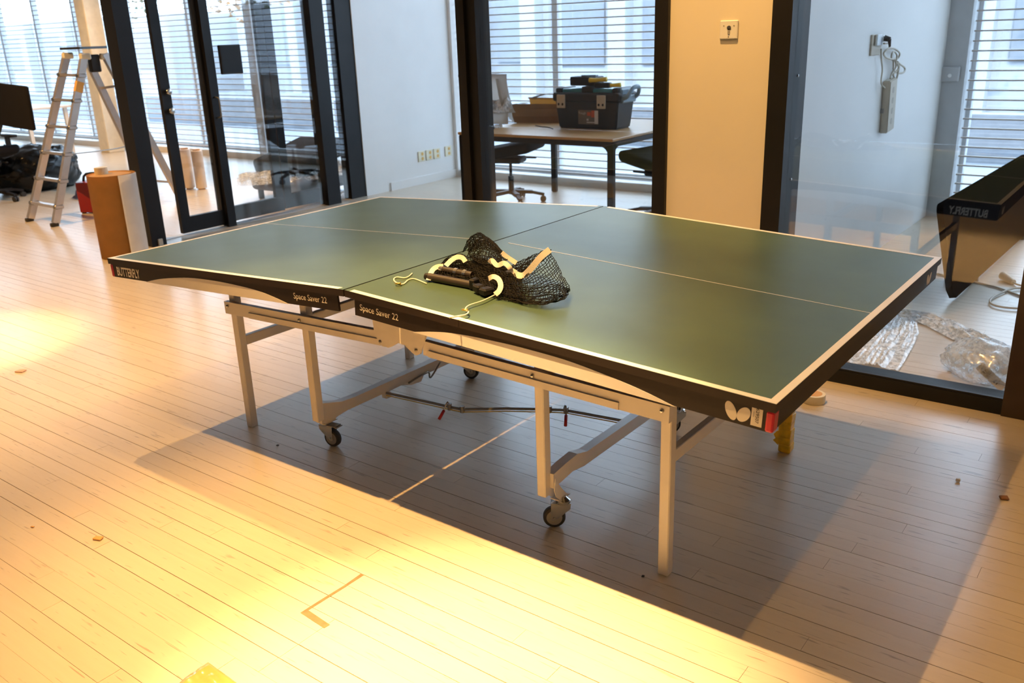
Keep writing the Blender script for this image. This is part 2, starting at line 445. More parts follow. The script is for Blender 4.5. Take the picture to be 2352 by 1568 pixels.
ceil = new(); box(ceil, XL, XR, YB, YF + 0.3, ZC, ZC + 0.1)
tag(obj('ceiling', ceil, M_CEIL), 'plain white ceiling over the whole floor', kind='structure')
def wall(name, x0, x1, y0, y1, z0, z1, m, label):
    b = new(); box(b, x0, x1, y0, y1, z0, z1)
    return tag(obj(name, b, m), label, kind='structure')
wall('wall_back', XL, XR, YB - 0.1, YB, 0, ZC, mat('grey_wall_paint', (0.30, 0.28, 0.26), 0.7), 'grey wall behind the camera')
wall('wall_right', XR, XR + 0.1, YB, YF, 0, ZC, M_WHITE, 'white wall at the right end of the room')
wall('wall_left', XL - 0.1, XL, YB, YF, 0, ZC, M_WHITE, 'white wall at the far left end')
wall('wall_front', 0.035, 0.515, GY + 0.012, GY + 0.13, 0, ZC, M_YWALL, 'warm lit cream wall pier with key switch')
wall('wall_corner', 1.75, XR, GY + 0.012, GY + 0.13, 0, ZC, M_WHITE, 'white wall right of the glazed front')
wall('wall_partition', 0.215, 0.35, GY + 0.13, YF - 0.02, 0, ZC, M_WHITE, 'white side wall of the right room with power strip')
wsock = wall('wall_side', -4.80, -4.66, 4.56, YF - 0.02, 0, ZC, M_WHITE, 'white wall with ivory sockets left of the meeting room')
b = new(); box(b, -4.66, -4.645, 4.9, YF - 0.03, 0.0, 0.085); obj('skirting', b, M_WHITE, wsock)

# ---- window wall along y = 6 : piers, sill, windows, blinds
piers = [(-11.50, -11.25), (-8.15, -8.0), (-4.85, -4.62), (0.20, 0.51)]
for i, (a, c) in enumerate(piers):
    wall('wall_far', a, c, YF - 0.04, YF + 0.28, 0, ZC, M_GREYPOST if i != 2 else M_WHITE,
         ['grey window pier behind the beige column', 'narrow grey window pier behind the step ladder', 'white pier at the end of the socket wall', 'grey corner pier of the right room with latch box'][i])
bays = [(-17.9, -11.50, 'leftmost window behind the black chair'), (-11.25, -8.15, 'window behind the step ladder'), (-8.0, -4.85, 'window seen through the sliding door'),
        (-4.62, 0.20, 'meeting room window behind the toolbox'), (0.51, 3.3, 'right room window beside the grey pier')]
slat_z = [0.12 + 0.072 * k for k in range(49)]
for i, (a, c, lab) in enumerate(bays):
    portal(a, c, YF + 0.32, 0.05, ZC - 0.03)
    w = empty('window_%d' % (i + 1), ((a + c) / 2, YF + 0.2, 0)); tag(w, 'tall glazed ' + lab, kind='structure')
    def part(nm, m, *bxs):
        q = new()
        for t in bxs: box(q, *t)
        o = obj(nm, q, m, w); o.location = -Vector(w.location); return o
    part('window_sill', M_WHITE, (a, c, YF - 0.02, YF + 0.28, -0.005, 0.075))
    part('window_frame', M_WFRAME, (a, c, YF + 0.18, YF + 0.25, 0.075, 0.13), (a, c, YF + 0.18, YF + 0.25, ZC - 0.06, ZC))
    n = max(1, round((c - a) / 1.25))
    for k in range(n + 1):
        x = a + (c - a) * k / n
        part('mullion', M_WFRAME, (max(a, x - 0.03), min(c, x + 0.03), YF + 0.17, YF + 0.26, 0.13, ZC - 0.06))
    for k in range(n):
        part('pane', M_GLASS, (a + (c - a) * k / n + 0.03, a + (c - a) * (k + 1) / n - 0.03, YF + 0.212, YF + 0.218, 0.13, ZC - 0.06))
    bl = empty('slatted_blind', ((a + c) / 2, YF + 0.05, 0))
    tag(bl, 'horizontal slat blind on the ' + lab, 'blind', 'slatted blinds along the window wall')
    sm = new(); box(sm, a - (a + c) / 2 + 0.01, c - (a + c) / 2 - 0.01, -0.015, 0.015, -0.0055, 0.0055, bevel=0.002)
    first = obj('slat', sm, M_SLAT, bl); first.location = (0, 0, slat_z[0])
    for z in slat_z[1:]:
        s = first.copy(); COL.objects.link(s); s.parent = bl; s.location = (0, 0, z)
    for k in range(2, 2 * n, 2):
        x = a + (c - a) * k / (2 * n) - (a + c) / 2
        q = new(); tube(q, [(x + 0.1, 0.02, 0.08), (x + 0.1, 0.02, ZC)], 0.0035, 6); obj('ladder_cord', q, M_SLAT, bl)

# ---- outdoors
grd = new(); box(grd, -60, 40, YF + 0.3, 70, -0.25, -0.15)
tag(obj('street_ground', grd, mat('pale_paving', (0.26, 0.285, 0.32), 0.8, var=0.1, scale=0.8)), 'pale grey paving outside the windows', kind='structure')
M_FAC = mat('white_facade', (0.38, 0.41, 0.44), 0.7, var=0.05, scale=0.6)
M_FACD = mat('grey_facade', (0.27, 0.30, 0.335), 0.7, var=0.1, scale=0.7)
M_FWIN = mat('facade_window', (0.22, 0.25, 0.29), 0.4)
def building(x0, x1, y, h, m, label, wins):
    r = empty('building', ((x0 + x1) / 2, y, -0.15)); tag(r, label, 'building', 'buildings across the street')
    q = new(); box(q, x0 - (x0 + x1) / 2, x1 - (x0 + x1) / 2, 0, 6, 0, h); obj('facade', q, m, r)
    n = int((x1 - x0) / wins)
    for k in range(n):
        for f in range(max(1, int(h / 3.2))):
            q = new(); cx = -(x1 - x0) / 2 + (k + 0.5) * (x1 - x0) / n
            box(q, cx - wins * 0.3, cx + wins * 0.3, -0.06, 0.02, 0.9 + 3.2 * f, min(2.6, h - 0.5) + 3.2 * f); obj('facade_window', q, M_FWIN, r)
    for k in range(n + 1):
        q = new(); cx = -(x1 - x0) / 2 + k * (x1 - x0) / n
        box(q, cx - 0.22, cx + 0.22, -0.35, 0.0, 0, h); obj('pilaster', q, M_FAC, r)
building(-46, -27, 17, 2.7, M_FAC, 'white building seen through the leftmost blind', 3.1)
building(-25, -12, 19, 3.2, M_FACD, 'grey blue building seen behind the step ladder', 2.6)
building(-11, 3.5, 16.5, 3.3, M_FAC, 'white pilastered building seen behind the toolbox', 2.4)
building(6, 22, 21, 3.0, M_FACD, 'grey building seen through the right room blind', 3.0)
gw = new(); box(gw, -50, 30, 10.2, 10.45, -0.2, 0.42)
tag(obj('garden_wall', gw, mat('grey_concrete', (0.22, 0.245, 0.28), 0.8, var=0.1)), 'low grey concrete wall outside the windows', 'wall')
def tree(x, y, h, leaf, label, seed):
    r = empty('tree', (x, y, -0.15)); tag(r, label, 'tree', 'street trees outside')
    q = new(); tube(q, [(0, 0, 0), (0.05, 0, h * 0.3), (-0.04, 0.05, h * 0.6), (0.02, 0, h * 0.92)], [0.13, 0.11, 0.08, 0.03], 8, 0)
    for k in range(7):
        a = k * 2.4; tube(q, [(0, 0, h * (0.35 + 0.06 * k)), (0.5 * math.cos(a), 0.5 * math.sin(a), h * (0.45 + 0.06 * k)), (1.1 * math.cos(a), 1.1 * math.sin(a), h * (0.52 + 0.06 * k))], [0.05, 0.035, 0.012], 5)
    obj('trunk', q, mat('bark', (0.14, 0.11, 0.09), 0.9, var=0.3), r)
    R = random.Random(seed); q = new()
    for k in range(900):
        while True:
            p = Vector((R.uniform(-1, 1), R.uniform(-1, 1), R.uniform(-1, 1)))
            if p.length < 1: break
        p = Vector((p.x * 1.7, p.y * 1.7, h * 0.68 + p.z * h * 0.33)); s = R.uniform(0.05, 0.12)
        m = Matrix.Rotation(R.uniform(0, 6), 3, 'Z') @ Matrix.Rotation(R.uniform(0, 6), 3, 'X')
        vs_ = [q.verts.new(p + m @ Vector(c)) for c in ((-s, 0, 0), (0, -s * 0.6, 0), (s, 0, 0.2 * s), (0, s * 0.6, 0))]
        q.faces.new(vs_)
    lv = obj('foliage', q, leaf, r); lv['kind'] = 'stuff'
M_LEAFO = mat('autumn_leaf', (0.30, 0.15, 0.04), 0.6, var=0.4, scale=3)
M_LEAFG = mat('green_leaf', (0.10, 0.13, 0.06), 0.6, var=0.4, scale=3)
tree(-22.5, 12.6, 6.2, M_LEAFG, 'green street tree behind the leftmost blind', 1)
tree(-17.5, 13.2, 6.0, M_LEAFO, 'autumn street tree behind the step ladder', 2)
tree(2.6, 13.4, 5.6, M_LEAFO, 'orange autumn tree behind the right room blind', 3)
tree(8.2, 12.8, 6.2, M_LEAFG, 'green street tree at the far right', 4)

# ---- black framed glazed fronts along y = 2.02
def frame_window(n, label, loc):
    w = empty('window_%d' % n, loc); return tag(w, label, kind='structure')
def wpart(w, nm, m, *bxs, bevel=0.0):
    q = new()
    for t in bxs: box(q, *t, bevel=bevel)
    o = obj(nm, q, m, w); o.location = -Vector(w.location); return o
w = frame_window(6, 'black framed glass front of the right room', (1.08, GY, 0))
wpart(w, 'frame_post', M_BLACK, (0.515, 0.60, GY - 0.01, GY + 0.20, 0, ZC))
wpart(w, 'frame_post', mat('gloss_black_panel', (0.040, 0.021, 0.011), 0.25, spec=0.6), (1.565, 1.75, GY - 0.01, GY + 0.14, 0, ZC))
wpart(w, 'bottom_rail', M_BLACK, (0.60, 1.565, GY, GY + 0.045, 0, 0.058), (0.60, 1.565, GY + 0.045, GY + 0.16, 0, 0.045))
wpart(w, 'glazing_bead', M_BLACK, (0.60, 1.565, GY + 0.006, GY + 0.022, 0.058, 0.068))
wpart(w, 'pane', M_GLASS, (0.60, 1.565, GY + 0.052, GY + 0.060, 0.045, ZC))
for z in (1.31, 0.87):
    q = new(); lathe(q, [(0.006, 0), (0.006, 0.003), (0.003, 0.005)], (0.6005, GY + 0.10, z), 10, Matrix.Rotation(PI / 2, 4, 'Y'))
    o = obj('screw', q, M_CHROME, w); o.location = -Vector(w.location)
w = frame_window(7, 'black framed glass front of the meeting room', (-0.56, GY, 0))
wpart(w, 'frame_post', M_BLACK, (-1.20, -1.145, GY - 0.01, GY + 0.07, 0, ZC))
wpart(w, 'frame_post', M_BLACK, (-1.145, -1.085, GY + 0.01, GY + 0.13, 0, ZC))
wpart(w, 'frame_post', M_BLACK, (-0.03, 0.037, GY - 0.01, GY + 0.10, 0, ZC))
wpart(w, 'bottom_rail', M_BLACK, (-1.085, -0.03, GY, GY + 0.09, 0, 0.06))
wpart(w, 'pane', M_GLASS, (-1.085, -0.03, GY + 0.045, GY + 0.053, 0.06, ZC))
q = new(); cyl(q, (-1.20, GY + 0.03, 1.315), (-1.222, GY + 0.03, 1.315), 0.014, 0.017, 12); o = obj('lock_knob', q, M_BLACK, w); o.location = -Vector(w.location)

# ---- sliding door partition along x = -4.7
PX = -4.70
w = frame_window(8, 'black framed glazed partition with the sliding doors', (PX, 3.3, 0))
wpart(w, 'frame_post', M_BLACK, (PX + 0.02, PX + 0.17, GY + 0.03, GY + 0.16, 0, ZC))
wpart(w, 'frame_post', M_BLACK, (PX - 0.06, PX + 0.07, GY + 0.13, GY + 0.22, 0, ZC))
wpart(w, 'frame_post', M_BLACK, (PX - 0.02, PX + 0.06, 2.865, 2.945, 0, ZC))
wpart(w, 'frame_post', M_BLACK, (PX - 0.03, PX + 0.09, 4.00, 4.16, 0, ZC))
wpart(w, 'frame_post', M_BLACK, (PX - 0.08, PX + 0.03, 4.36, 4.56, 0, ZC))
wpart(w, 'pane', M_GLASS, (PX + 0.04, PX + 0.048, 2.945, 4.00, 0.02, ZC))
wpart(w, 'pane', M_GLASS, (PX + 0.00, PX + 0.008, 4.16, 4.36, 0.02, ZC))
wpart(w, 'floor_track', M_WFRAME, (PX - 0.05, PX + 0.03, 2.24, 4.0, 0.0, 0.006))
q = new(); box(q, PX + 0.168, PX + 0.186, GY + 0.08, GY + 0.12, 0, 0.055, bevel=0.003); o = obj('floor_stop', q, M_BEIGE, w); o.location = -Vector(w.location)
def slide_door(n, x, ya, yb, label, lock):
    d = empty('door_%d' % n, (x, (ya + yb) / 2, 0)); tag(d, label, kind='structure')
    wpart(d, 'door_stile', M_BLACK, (x - 0.02, x + 0.02, ya, ya + 0.085, 0.02, ZC))
    wpart(d, 'door_stile', M_BLACK, (x - 0.02, x + 0.02, yb - 0.085, yb, 0.02, ZC))
    wpart(d, 'bottom_rail', M_BLACK, (x - 0.02, x + 0.02, ya + 0.085, yb - 0.085, 0.02, 0.15))
    wpart(d, 'pane', M_GLASS, (x - 0.004, x + 0.004, ya + 0.085, yb - 0.085, 0.15, ZC))
    return d
d1 = slide_door(1, PX, 2.435, 2.93, 'black framed sliding glass door with two chrome knobs', True)
for z in (1.17, 1.02):
    q = new(); lathe(q, [(0.012, 0), (0.012, 0.012), (0.024, 0.018), (0.026, 0.028), (0.020, 0.036), (0.008, 0.039)], (PX + 0.02, 2.49, z), 14, Matrix.Rotation(PI / 2, 4, 'Y'))
    o = obj('knob', q, M_CHROME, d1, True); o.location = -Vector(d1.location)
for s, xx in ((1, PX + 0.06), (-1, PX - 0.03)):
    q = new(); tube(q, [(xx, 2.90, 1.10), (xx + s * 0.05, 2.90, 1.09), (xx + s * 0.055, 2.90, 1.06), (xx + s * 0.055, 2.90, 0.97), (xx + s * 0.05, 2.90, 0.94), (xx, 2.90, 0.93)], 0.007, 8, 3)
    o = obj('pull_handle', q, M_DSTEEL, d1, True); o.location = -Vector(d1.location)
slide_door(2, PX - 0.06, 2.865, 3.57, 'black framed sliding glass door parked behind the glass, nearer leaf', False)
slide_door(3, PX - 0.11, 3.62, 4.30, 'black framed sliding glass door parked behind the glass, farther leaf', False)
q = new(); box(q, 0, 0.03, 0, 0.215, 0, 0.235, bevel=0.006)
lb = obj('door_sign_plate', q, M_DPLASTIC); lb.location = (PX + 0.061, 2.985, 1.275); tag(lb, 'small square black plate mounted on the glass partition', 'plate')
q = new(); box(q, 0.03, 0.0315, 0.012, 0.203, 0.012, 0.223); obj('face_panel', q, M_BLACK, lb)

# ---- left room fixed items
q = new(); box(q, -0.13, 0.13, -0.13, 0.13, 0, ZC, bevel=0.01)
o = obj('wall_column', q, M_COLUMN); o.location = (-11.33, 5.64, 0); tag(o, 'beige square column in front of the far left windows', kind='structure')
q = new(); cyl(q, (0, 0, 0.12), (0, 0, ZC), 0.05); cyl(q, (0.16, 0, 0.05), (0.16, 0, ZC), 0.035)
o = obj('trim_1', q, M_GREYPOST); o.location = (-11.08, 5.82, 0); tag(o, 'pair of grey vertical pipes beside the beige column', kind='structure')

# ================================================================ TABLE TENNIS TABLE
ZS, ZE = 0.8014, 0.7355
TAU = math.asin((ZS - ZE) / 1.37)
CT, ST = math.cos(TAU), math.sin(TAU)
TL, TB = 1.37, 1.525
def table_z(x): return ZS - abs(x) * math.tan(TAU)
def half_m(s):
    return Matrix(((s * CT, 0, s * ST, 0), (0, 1, 0, 0), (-ST, 0, CT, ZS), (0, 0, 0, 1)))
T = empty('table_tennis_table')
tag(T, 'green table tennis table on a cream steel frame with casters', 'table')
def tpart(nm, m, parent=T, mtx=None, smooth=False, bevel=0.0, boxes=()):
    q = new()
    for t in boxes: box(q, *t, mtx=mtx, bevel=bevel)
    return obj(nm, q, m, parent, smooth)
def flip(v):                                   # half turn about the table's centre, for the far side
    return Vector((-v[0], TB - v[1], v[2]))
FLIP = Matrix(((-1, 0, 0, 0), (0, -1, 0, TB), (0, 0, 1, 0), (0, 0, 0, 1)))
arc = smoothpts([(0.278, -0.0765, 0), (0.36, -0.058, 0), (0.453, -0.0435, 0), (0.606, -0.034, 0), (0.72, -0.032, 0), (0.83, -0.0345, 0), (0.946, -0.0455, 0), (1.04, -0.0585, 0), (1.128, -0.0765, 0)], 4)
for s in (-1, 1):
    Mh = half_m(s)
    q = new(); box(q, 0.0035, TL, 0, TB, -0.022, 0, mtx=Mh)
    top = obj('tabletop', q, None, T)
    top.data.materials.append(M_EDGE); top.data.materials.append(M_GREEN)
    for f in top.data.polygons:
        if f.normal.z > 0.9: f.material_index = 1
    top['label'] = 'matt green table half'
    tl = 0.0006
    for bx in ((0.026, TL - 0.0005, 0.0005, 0.020, 0, tl), (0.026, TL - 0.0005, TB - 0.020, TB - 0.0005, 0, tl), (TL - 0.020, TL - 0.0005, 0.020, TB - 0.020, 0, tl)):
        tpart('border_line', M_LINE, top, Mh, boxes=(bx,))
    tpart('centre_line', M_LINE, top, Mh, boxes=((0.055, TL - 0.02, TB / 2 - 0.0016, TB / 2 + 0.0016, 0, tl),))
    # aprons
    end = tpart('end_apron', M_APRON, T, Mh, boxes=((1.357, 1.364, 0.012, TB - 0.012, -0.0745, -0.0228),))
    for far_side in (0, 1):
        ya, yb = (0.005, 0.013) if not far_side else (TB - 0.013, TB - 0.005)
        yo = 0.0050 if not far_side else TB - 0.0050
        dy = -1 if not far_side else 1
        ap = tpart('side_apron', M_APRON, T, Mh, boxes=((0.040, 1.360, ya, yb, -0.0745, -0.0228),))
        q = new(); n = bmesh.new()
        poly_prism(n, [(p.x, p.y) for p in arc], 'y', yo, yo + dy * 0.0008); merge(q, n, Mh)
        obj('cream_arc_panel', q, M_CREAM, ap)['label'] = 'cream painted arc along the black apron'
        q = new(); y0c, y1c = sorted((yo + dy * 0.0015, yo - dy * 0.030))
        box(q, 1.3475, 1.3675, y0c, y1c, -0.0755, -0.0232, mtx=Mh, bevel=0.005, seg=2)
        if far_side: q.free()
        else: obj('red_corner_cap', q, M_RED, ap)['label'] = 'red plastic corner cap'
        # lettering runs left to right as seen from outside
        sx = 1 if not far_side else -1            # world direction of reading
        X = Vector((sx * CT, 0, -ST if s * sx > 0 else ST)); Y = Vector((s * ST, 0, CT))
        def onap(a, b): p = Mh @ Vector((a, yo + dy * 0.0004, b)); return p
        left_half = (s == -sx)
        if left_half:
            text('lettering', 'BUTTERFLY', M_PRINT, ap, 0.162, onap(1.323, -0.0675), X, Y, height=0.036, bold=0.028)
            text('lettering', 'Space Saver 22', M_PRINT, ap, 0.160, onap(0.250, -0.0605), X, Y, height=0.0265, bold=0.004)
        else:
            text('lettering', 'Space Saver 22', M_PRINT, ap, 0.160, onap(0.063, -0.0605), X, Y, height=0.0265, bold=0.004)
            for ca, cb, ra, rb, an in ((1.2655, -0.0460, 0.0235, 0.0125, 0.42), (1.2965, -0.0475, 0.0205, 0.0140, -0.55)):
                q = new(); vv = []
                for k in range(28):
                    t = 2 * PI * k / 28; u_, v_ = rb * math.cos(t), ra * math.sin(t)
                    vv.append(q.verts.new(onap(ca + (u_ * math.cos(an) - v_ * math.sin(an)), cb + (u_ * math.sin(an) + v_ * math.cos(an)))))
                q.faces.new(vv); r_ = bmesh.ops.extrude_face_region(q, geom=list(q.faces)); 
                for e in r_['geom']:
                    if isinstance(e, bmesh.types.BMVert): e.co.y += dy * 0.0005
                obj('wing_emblem', q, M_PRINT, ap)
            n = bmesh.new(); y0c, y1c = sorted((yo, yo + dy * 0.0010)); q = new()
            box(n, 1.3145, 1.3405, y0c, y1c, -0.0675, -0.0195); merge(q, n, Mh)
            stk = obj('number_sticker', q, M_PRINT, ap)
            if not far_side:
                text('sticker_number', '629507', M_BLACK, ap, 0.036, onap(1.3250, -0.0235) + Vector((0, -0.0008, 0)), -Y, X, height=0.0078)
                n = bmesh.new(); q = new(); box(n, 1.3194, 1.3206, yo - 0.0013, yo - 0.0010, -0.046, -0.033); merge(q, n, Mh); obj('sticker_line', q, M_HUB, ap)
    # wings emblem on the end apron, near its far corner
    for cy, cb, an in ((1.385, -0.047, 0.42), (1.416, -0.048, -0.55)):
        q = new(); vv = []
        for k in range(24):
            t = 2 * PI * k / 24; u_, v_ = 0.013 * math.cos(t), 0.022 * math.sin(t)
            yy = cy + u_ * math.cos(an) - v_ * math.sin(an)
            if s < 0: yy = TB - yy
            vv.append(q.verts.new(Mh @ Vector((1.3645, yy, cb + u_ * math.sin(an) + v_ * math.cos(an)))))
        q.faces.new(vv); obj('wing_emblem', q, M_PRINT, end)
    # steel under-frame
    for far_side in (0, 1):
        def F(p): return flip((-p[0], p[1], p[2])) if far_side else Vector(p)
        def fb_(bm): 
            if far_side: bmesh.ops.transform(bm, matrix=Matrix(((1, 0, 0, 0), (0, -1, 0, TB), (0, 0, 1, 0), (0, 0, 0, 1))), verts=bm.verts)
            return bm
        q = new(); bar(q, (s * 0.987, 0.252, 0.5275), (s * 0.085, 0.252, 0.5545), 0.020, 0.050); rail = obj('side_rail', fb_(q), M_CREAM, T)
        q = new(); bar(q, (s * 0.83, 0.240, 0.519), (s * 0.11, 0.240, 0.5395), 0.007, 0.022)
        obj('rail_lip', fb_(q), M_CREAM, rail)
        for bx_ in (0.965, 0.53):
            q = new(); bz = 0.5275 + (0.987 - bx_) / 0.902 * 0.027
            lathe(q, [(0.006, 0), (0.006, 0.004), (0.0045, 0.007), (0.0015, 0.008)], (s * bx_, 0.2415, bz + 0.008), 10, Matrix.Rotation(PI / 2, 4, 'X'))
            obj('bolt', fb_(q), M_CHROME, rail, True)
        q = new(); box(q, s * 0.967 - 0.0165, s * 0.967 + 0.0165, 0.263, 0.298, 0.0, 0.665, bevel=0.003); obj('leg', fb_(q), M_CREAM, T)
        q = new(); box(q, s * 0.535 - 0.0165, s * 0.535 + 0.0165, 0.263, 0.298, 0.128, 0.672, bevel=0.003); obj('caster_leg', fb_(q), M_CREAM, T)
        # hinge plate in the middle, one for each half
        if s < 0: pts = [(-0.140, 0.700), (-0.128, 0.570), (-0.108, 0.536), (-0.095, 0.530), (-0.066, 0.530), (-0.050, 0.537), (-0.018, 0.556), (-0.018, 0.715)]
        else: pts = [(-0.018, 0.715), (-0.018, 0.556), (0.012, 0.553), (0.045, 0.532), (0.060, 0.526), (0.078, 0.534), (0.098, 0.580), (0.108, 0.600), (0.112, 0.715)]
        q = new(); poly_prism(q, pts, 'y', 0.232, 0.2405); hp = obj('hinge_plate', fb_(q), M_CREAM, T)
        q = new(); lathe(q, [(0.0055, 0), (0.0055, 0.004), (0.002, 0.006)], (-0.103 if s < 0 else 0.064, 0.232, 0.546), 10, Matrix.Rotation(PI / 2, 4, 'X')); obj('bolt', fb_(q), M_DSTEEL, hp, True)
    q = new(); box(q, s * 0.967 - 0.012, s * 0.967 + 0.012, 0.298, TB - 0.298, 0.357, 0.397, bevel=0.002); obj('crossbar', q, M_CREAM, T)
    q = new(); box(q, s * 0.535 - 0.012, s * 0.535 + 0.012, 0.298, TB - 0.298, 0.528, 0.560, bevel=0.002); obj('crossbar', q, M_CREAM, T)
    # lower beam with dropped ends, an upside-down channel
    xb = s * 0.548
    prof = [(0.292, 0.196), (0.40, 0.165), (0.47, 0.160), (TB / 2, 0.160), (TB - 0.47, 0.160), (TB - 0.40, 0.165), (TB - 0.292, 0.196)]
    bot = [(TB - 0.292, 0.108), (TB - 0.345, 0.100), (TB - 0.375, 0.112), (TB - 0.43, 0.118), (0.43, 0.118), (0.375, 0.112), (0.345, 0.100), (0.292, 0.108)]
    if s > 0:
        prof = [(0.290, 0.205), (0.36, 0.214), (0.43, 0.219), (0.49, 0.204), (TB - 0.49, 0.204), (TB - 0.43, 0.219), (TB - 0.36, 0.214), (TB - 0.290, 0.205)]
        bot = [(TB - 0.290, 0.155), (TB - 0.40, 0.168), (TB - 0.47, 0.158), (0.47, 0.158), (0.40, 0.168), (0.290, 0.155)]
    q = new(); poly_prism(q, prof + bot, 'x', xb - 0.017, xb + 0.017); beam = obj('lower_beam', q, M_CREAM, T)
    if s < 0:
        q = new(); poly_prism(q, [(0.74, 0.118), (0.88, 0.118), (0.86, 0.095), (0.80, 0.100)], 'x', xb + 0.008, xb + 0.018); obj('bracket', q, M_CREAM, beam)
        q = new(); tube(q, [(xb + 0.02, 0.78, 0.115), (xb + 0.03, 0.86, 0.130), (xb + 0.03, 0.90, 0.128), (xb + 0.03, 0.91, 0.10), (xb + 0.03, 0.98, 0.150)], 0.004, 6, 4); obj('spring_hook', q, M_DSTEEL, beam, True)
        q = new(); box(q, xb + 0.0, xb + 0.03, 0.635, 0.665, 0.094, 0.12, bevel=0.003); obj('rod_mount', q, M_CREAM, beam)

def caster(x, y, heading, plate_z, brake=True):
    R = Matrix.Translation((x, y, 0)) @ Matrix.Rotation(heading, 4, 'Z')     # wheel trails along local +x, axle along local y
    r, tx = 0.0365, 0.030
    q = new()
    lathe(q, [(0.022, plate_z - 0.012), (0.024, plate_z - 0.008), (0.024, plate_z), (0.010, plate_z + 0.012)], (0, 0, 0), 18)
    for sd in (-1, 1):
        n = bmesh.new(); poly_prism(n, [(-0.024, 0.088), (0.040, 0.088), (tx + 0.012, r - 0.004), (tx, r - 0.010), (tx - 0.012, r), (-0.022, 0.070)], 'y', sd * 0.0145, sd * 0.0165); merge(q, n)
    box(q, -0.024, 0.040, -0.0165, 0.0165, 0.086, 0.090)
    cyl(q, (tx, -0.020, r), (tx, 0.020, r), 0.005, seg=10)
    bmesh.ops.transform(q, matrix=R, verts=q.verts)
    c = obj('caster', q, M_CHROME, T, 'auto')
    q = new(); lathe(q, [(r - 0.009, -0.0115), (r - 0.003, -0.0115), (r, -0.007), (r, 0.007), (r - 0.003, 0.0115), (r - 0.009, 0.0115)], (0, 0, 0), 28, Matrix.Translation((tx, 0, r)) @ Matrix.Rotation(PI / 2, 4, 'X'))
    bmesh.ops.transform(q, matrix=R, verts=q.verts); obj('tyre', q, M_TYRE, c, 'auto')
    q = new(); lathe(q, [(0.006, -0.0135), (r - 0.011, -0.0125), (r - 0.010, -0.010), (r - 0.010, 0.010), (r - 0.011, 0.0125), (0.006, 0.0135)], (0, 0, 0), 24, Matrix.Translation((tx, 0, r)) @ Matrix.Rotation(PI / 2, 4, 'X'))
    bmesh.ops.transform(q, matrix=R, verts=q.verts); obj('wheel_hub', q, M_HUB, c, 'auto')
    if brake:
        q = new(); box(q, 0.006, 0.062, -0.019, 0.019, 0.091, 0.094, bevel=0.001); box(q, 0.058, 0.070, -0.017, 0.017, 0.088, 0.091)
        bmesh.ops.transform(q, matrix=R, verts=q.verts); obj('brake_tab', q, M_DSTEEL, c)
def swan_neck(x, y, sy, dx):
    q = new()
    n = bmesh.new()
    prof = [(0.0, 0.190), (0.028, 0.150), (0.060, 0.112), (0.080, 0.100), (0.030, 0.100), (0.004, 0.124), (-0.006, 0.150)]
    poly_prism(n, [(y + sy * a, b) for a, b in prof], 'x', x - 0.019, x - 0.016); merge(q, n)
    n = bmesh.new(); poly_prism(n, [(y + sy * a, b) for a, b in prof], 'x', x + 0.016, x + 0.019); merge(q, n)
    box(q, x - 0.019, x + 0.019, *sorted((y + sy * 0.022, y + sy * 0.082)), 0.0985, 0.1015)
    obj('caster_bracket', q, M_CREAM, T)
for s in (-1, 1):
    swan_neck(s * 0.552, 0.292, 1, 0); swan_neck(s * 0.552, TB - 0.292, -1, 0)
caster(0.570, 0.335, math.radians(216), 0.098, False)
caster(-0.556, 0.330, math.radians(8), 0.098)
caster(-0.552, TB - 0.340, math.radians(20), 0.098)
caster(0.552, TB - 0.340, math.radians(230), 0.098)

# lock rods and red levers between the two lower beams
rods = [at_z(888, 902, 0.12), at_z(1033, 934, 0.13), at_z(1062, 940, 0.13), at_z(1160, 938, 0.14), at_z(1262, 940, 0.145), at_z(1300, 942, 0.15), (0.545, 0.845, 0.165)]
q = new(); tube(q, rods, 0.0055, 8); lr = obj('lock_rod', q, M_DSTEEL, T)
q = new(); tube(q, [Vector(p) + Vector((0.004, -0.006, -0.008)) for p in rods], 0.0022, 6); obj('release_wire', q, M_BRASS, lr)
q = new()
for p in (rods[1], rods[2], rods[4], rods[5]): cyl(q, Vector(p) - Vector((0, 0, 0.012)), Vector(p) + Vector((0, 0, 0.014)), 0.010, seg=10)
obj('rod_joint', q, M_DSTEEL, lr)
for p, d in ((rods[1], -0.2), (rods[5], 1.6)):
    x, y, z = p
    q = new(); tube(q, [(x - d * 0.006, y, z), (x, y - 0.006, z + 0.022), (x + d * 0.008, y - 0.016, z + 0.018), (x + d * 0.014, y - 0.034, z - 0.006)], 0.0035, 8, 4); lv = obj('lever', q, M_CHROME, T, True)
    q = new(); tube(q, [(x + d * 0.0135, y - 0.032, z - 0.004), (x + d * 0.024, y - 0.062, z - 0.032)], 0.0062, 10); obj('lever_grip', q, M_REDGRIP, lv, True)

# yellow tape wound round the far right leg
q = new()
R_ = random.Random(5)
for k in range(7):
    z0 = 0.004 + k * 0.030
    w_ = 0.021 + R_.uniform(0, 0.004)
    n = rbox(2 * w_, 2 * w_, 0.036, 0.006, 2)
    merge(q, n, Matrix.Translation((0.967 + R_.uniform(-0.002, 0.002), TB - 0.2805 + R_.uniform(-0.002, 0.002), z0 + 0.016)) @ Matrix.Rotation(R_.uniform(-0.12, 0.12), 4, 'X') @ Matrix.Rotation(R_.uniform(-0.12, 0.12), 4, 'Y'))
poly_prism(q, [(0.938, 0.085), (0.926, 0.07), (0.934, 0.055), (0.925, 0.045), (0.945, 0.03), (0.95, 0.09)], 'y', TB - 0.305, TB - 0.302)
obj('tape_wrap', q, M_YTAPE, T)['label'] = 'ragged yellow tape wrapped round the leg'

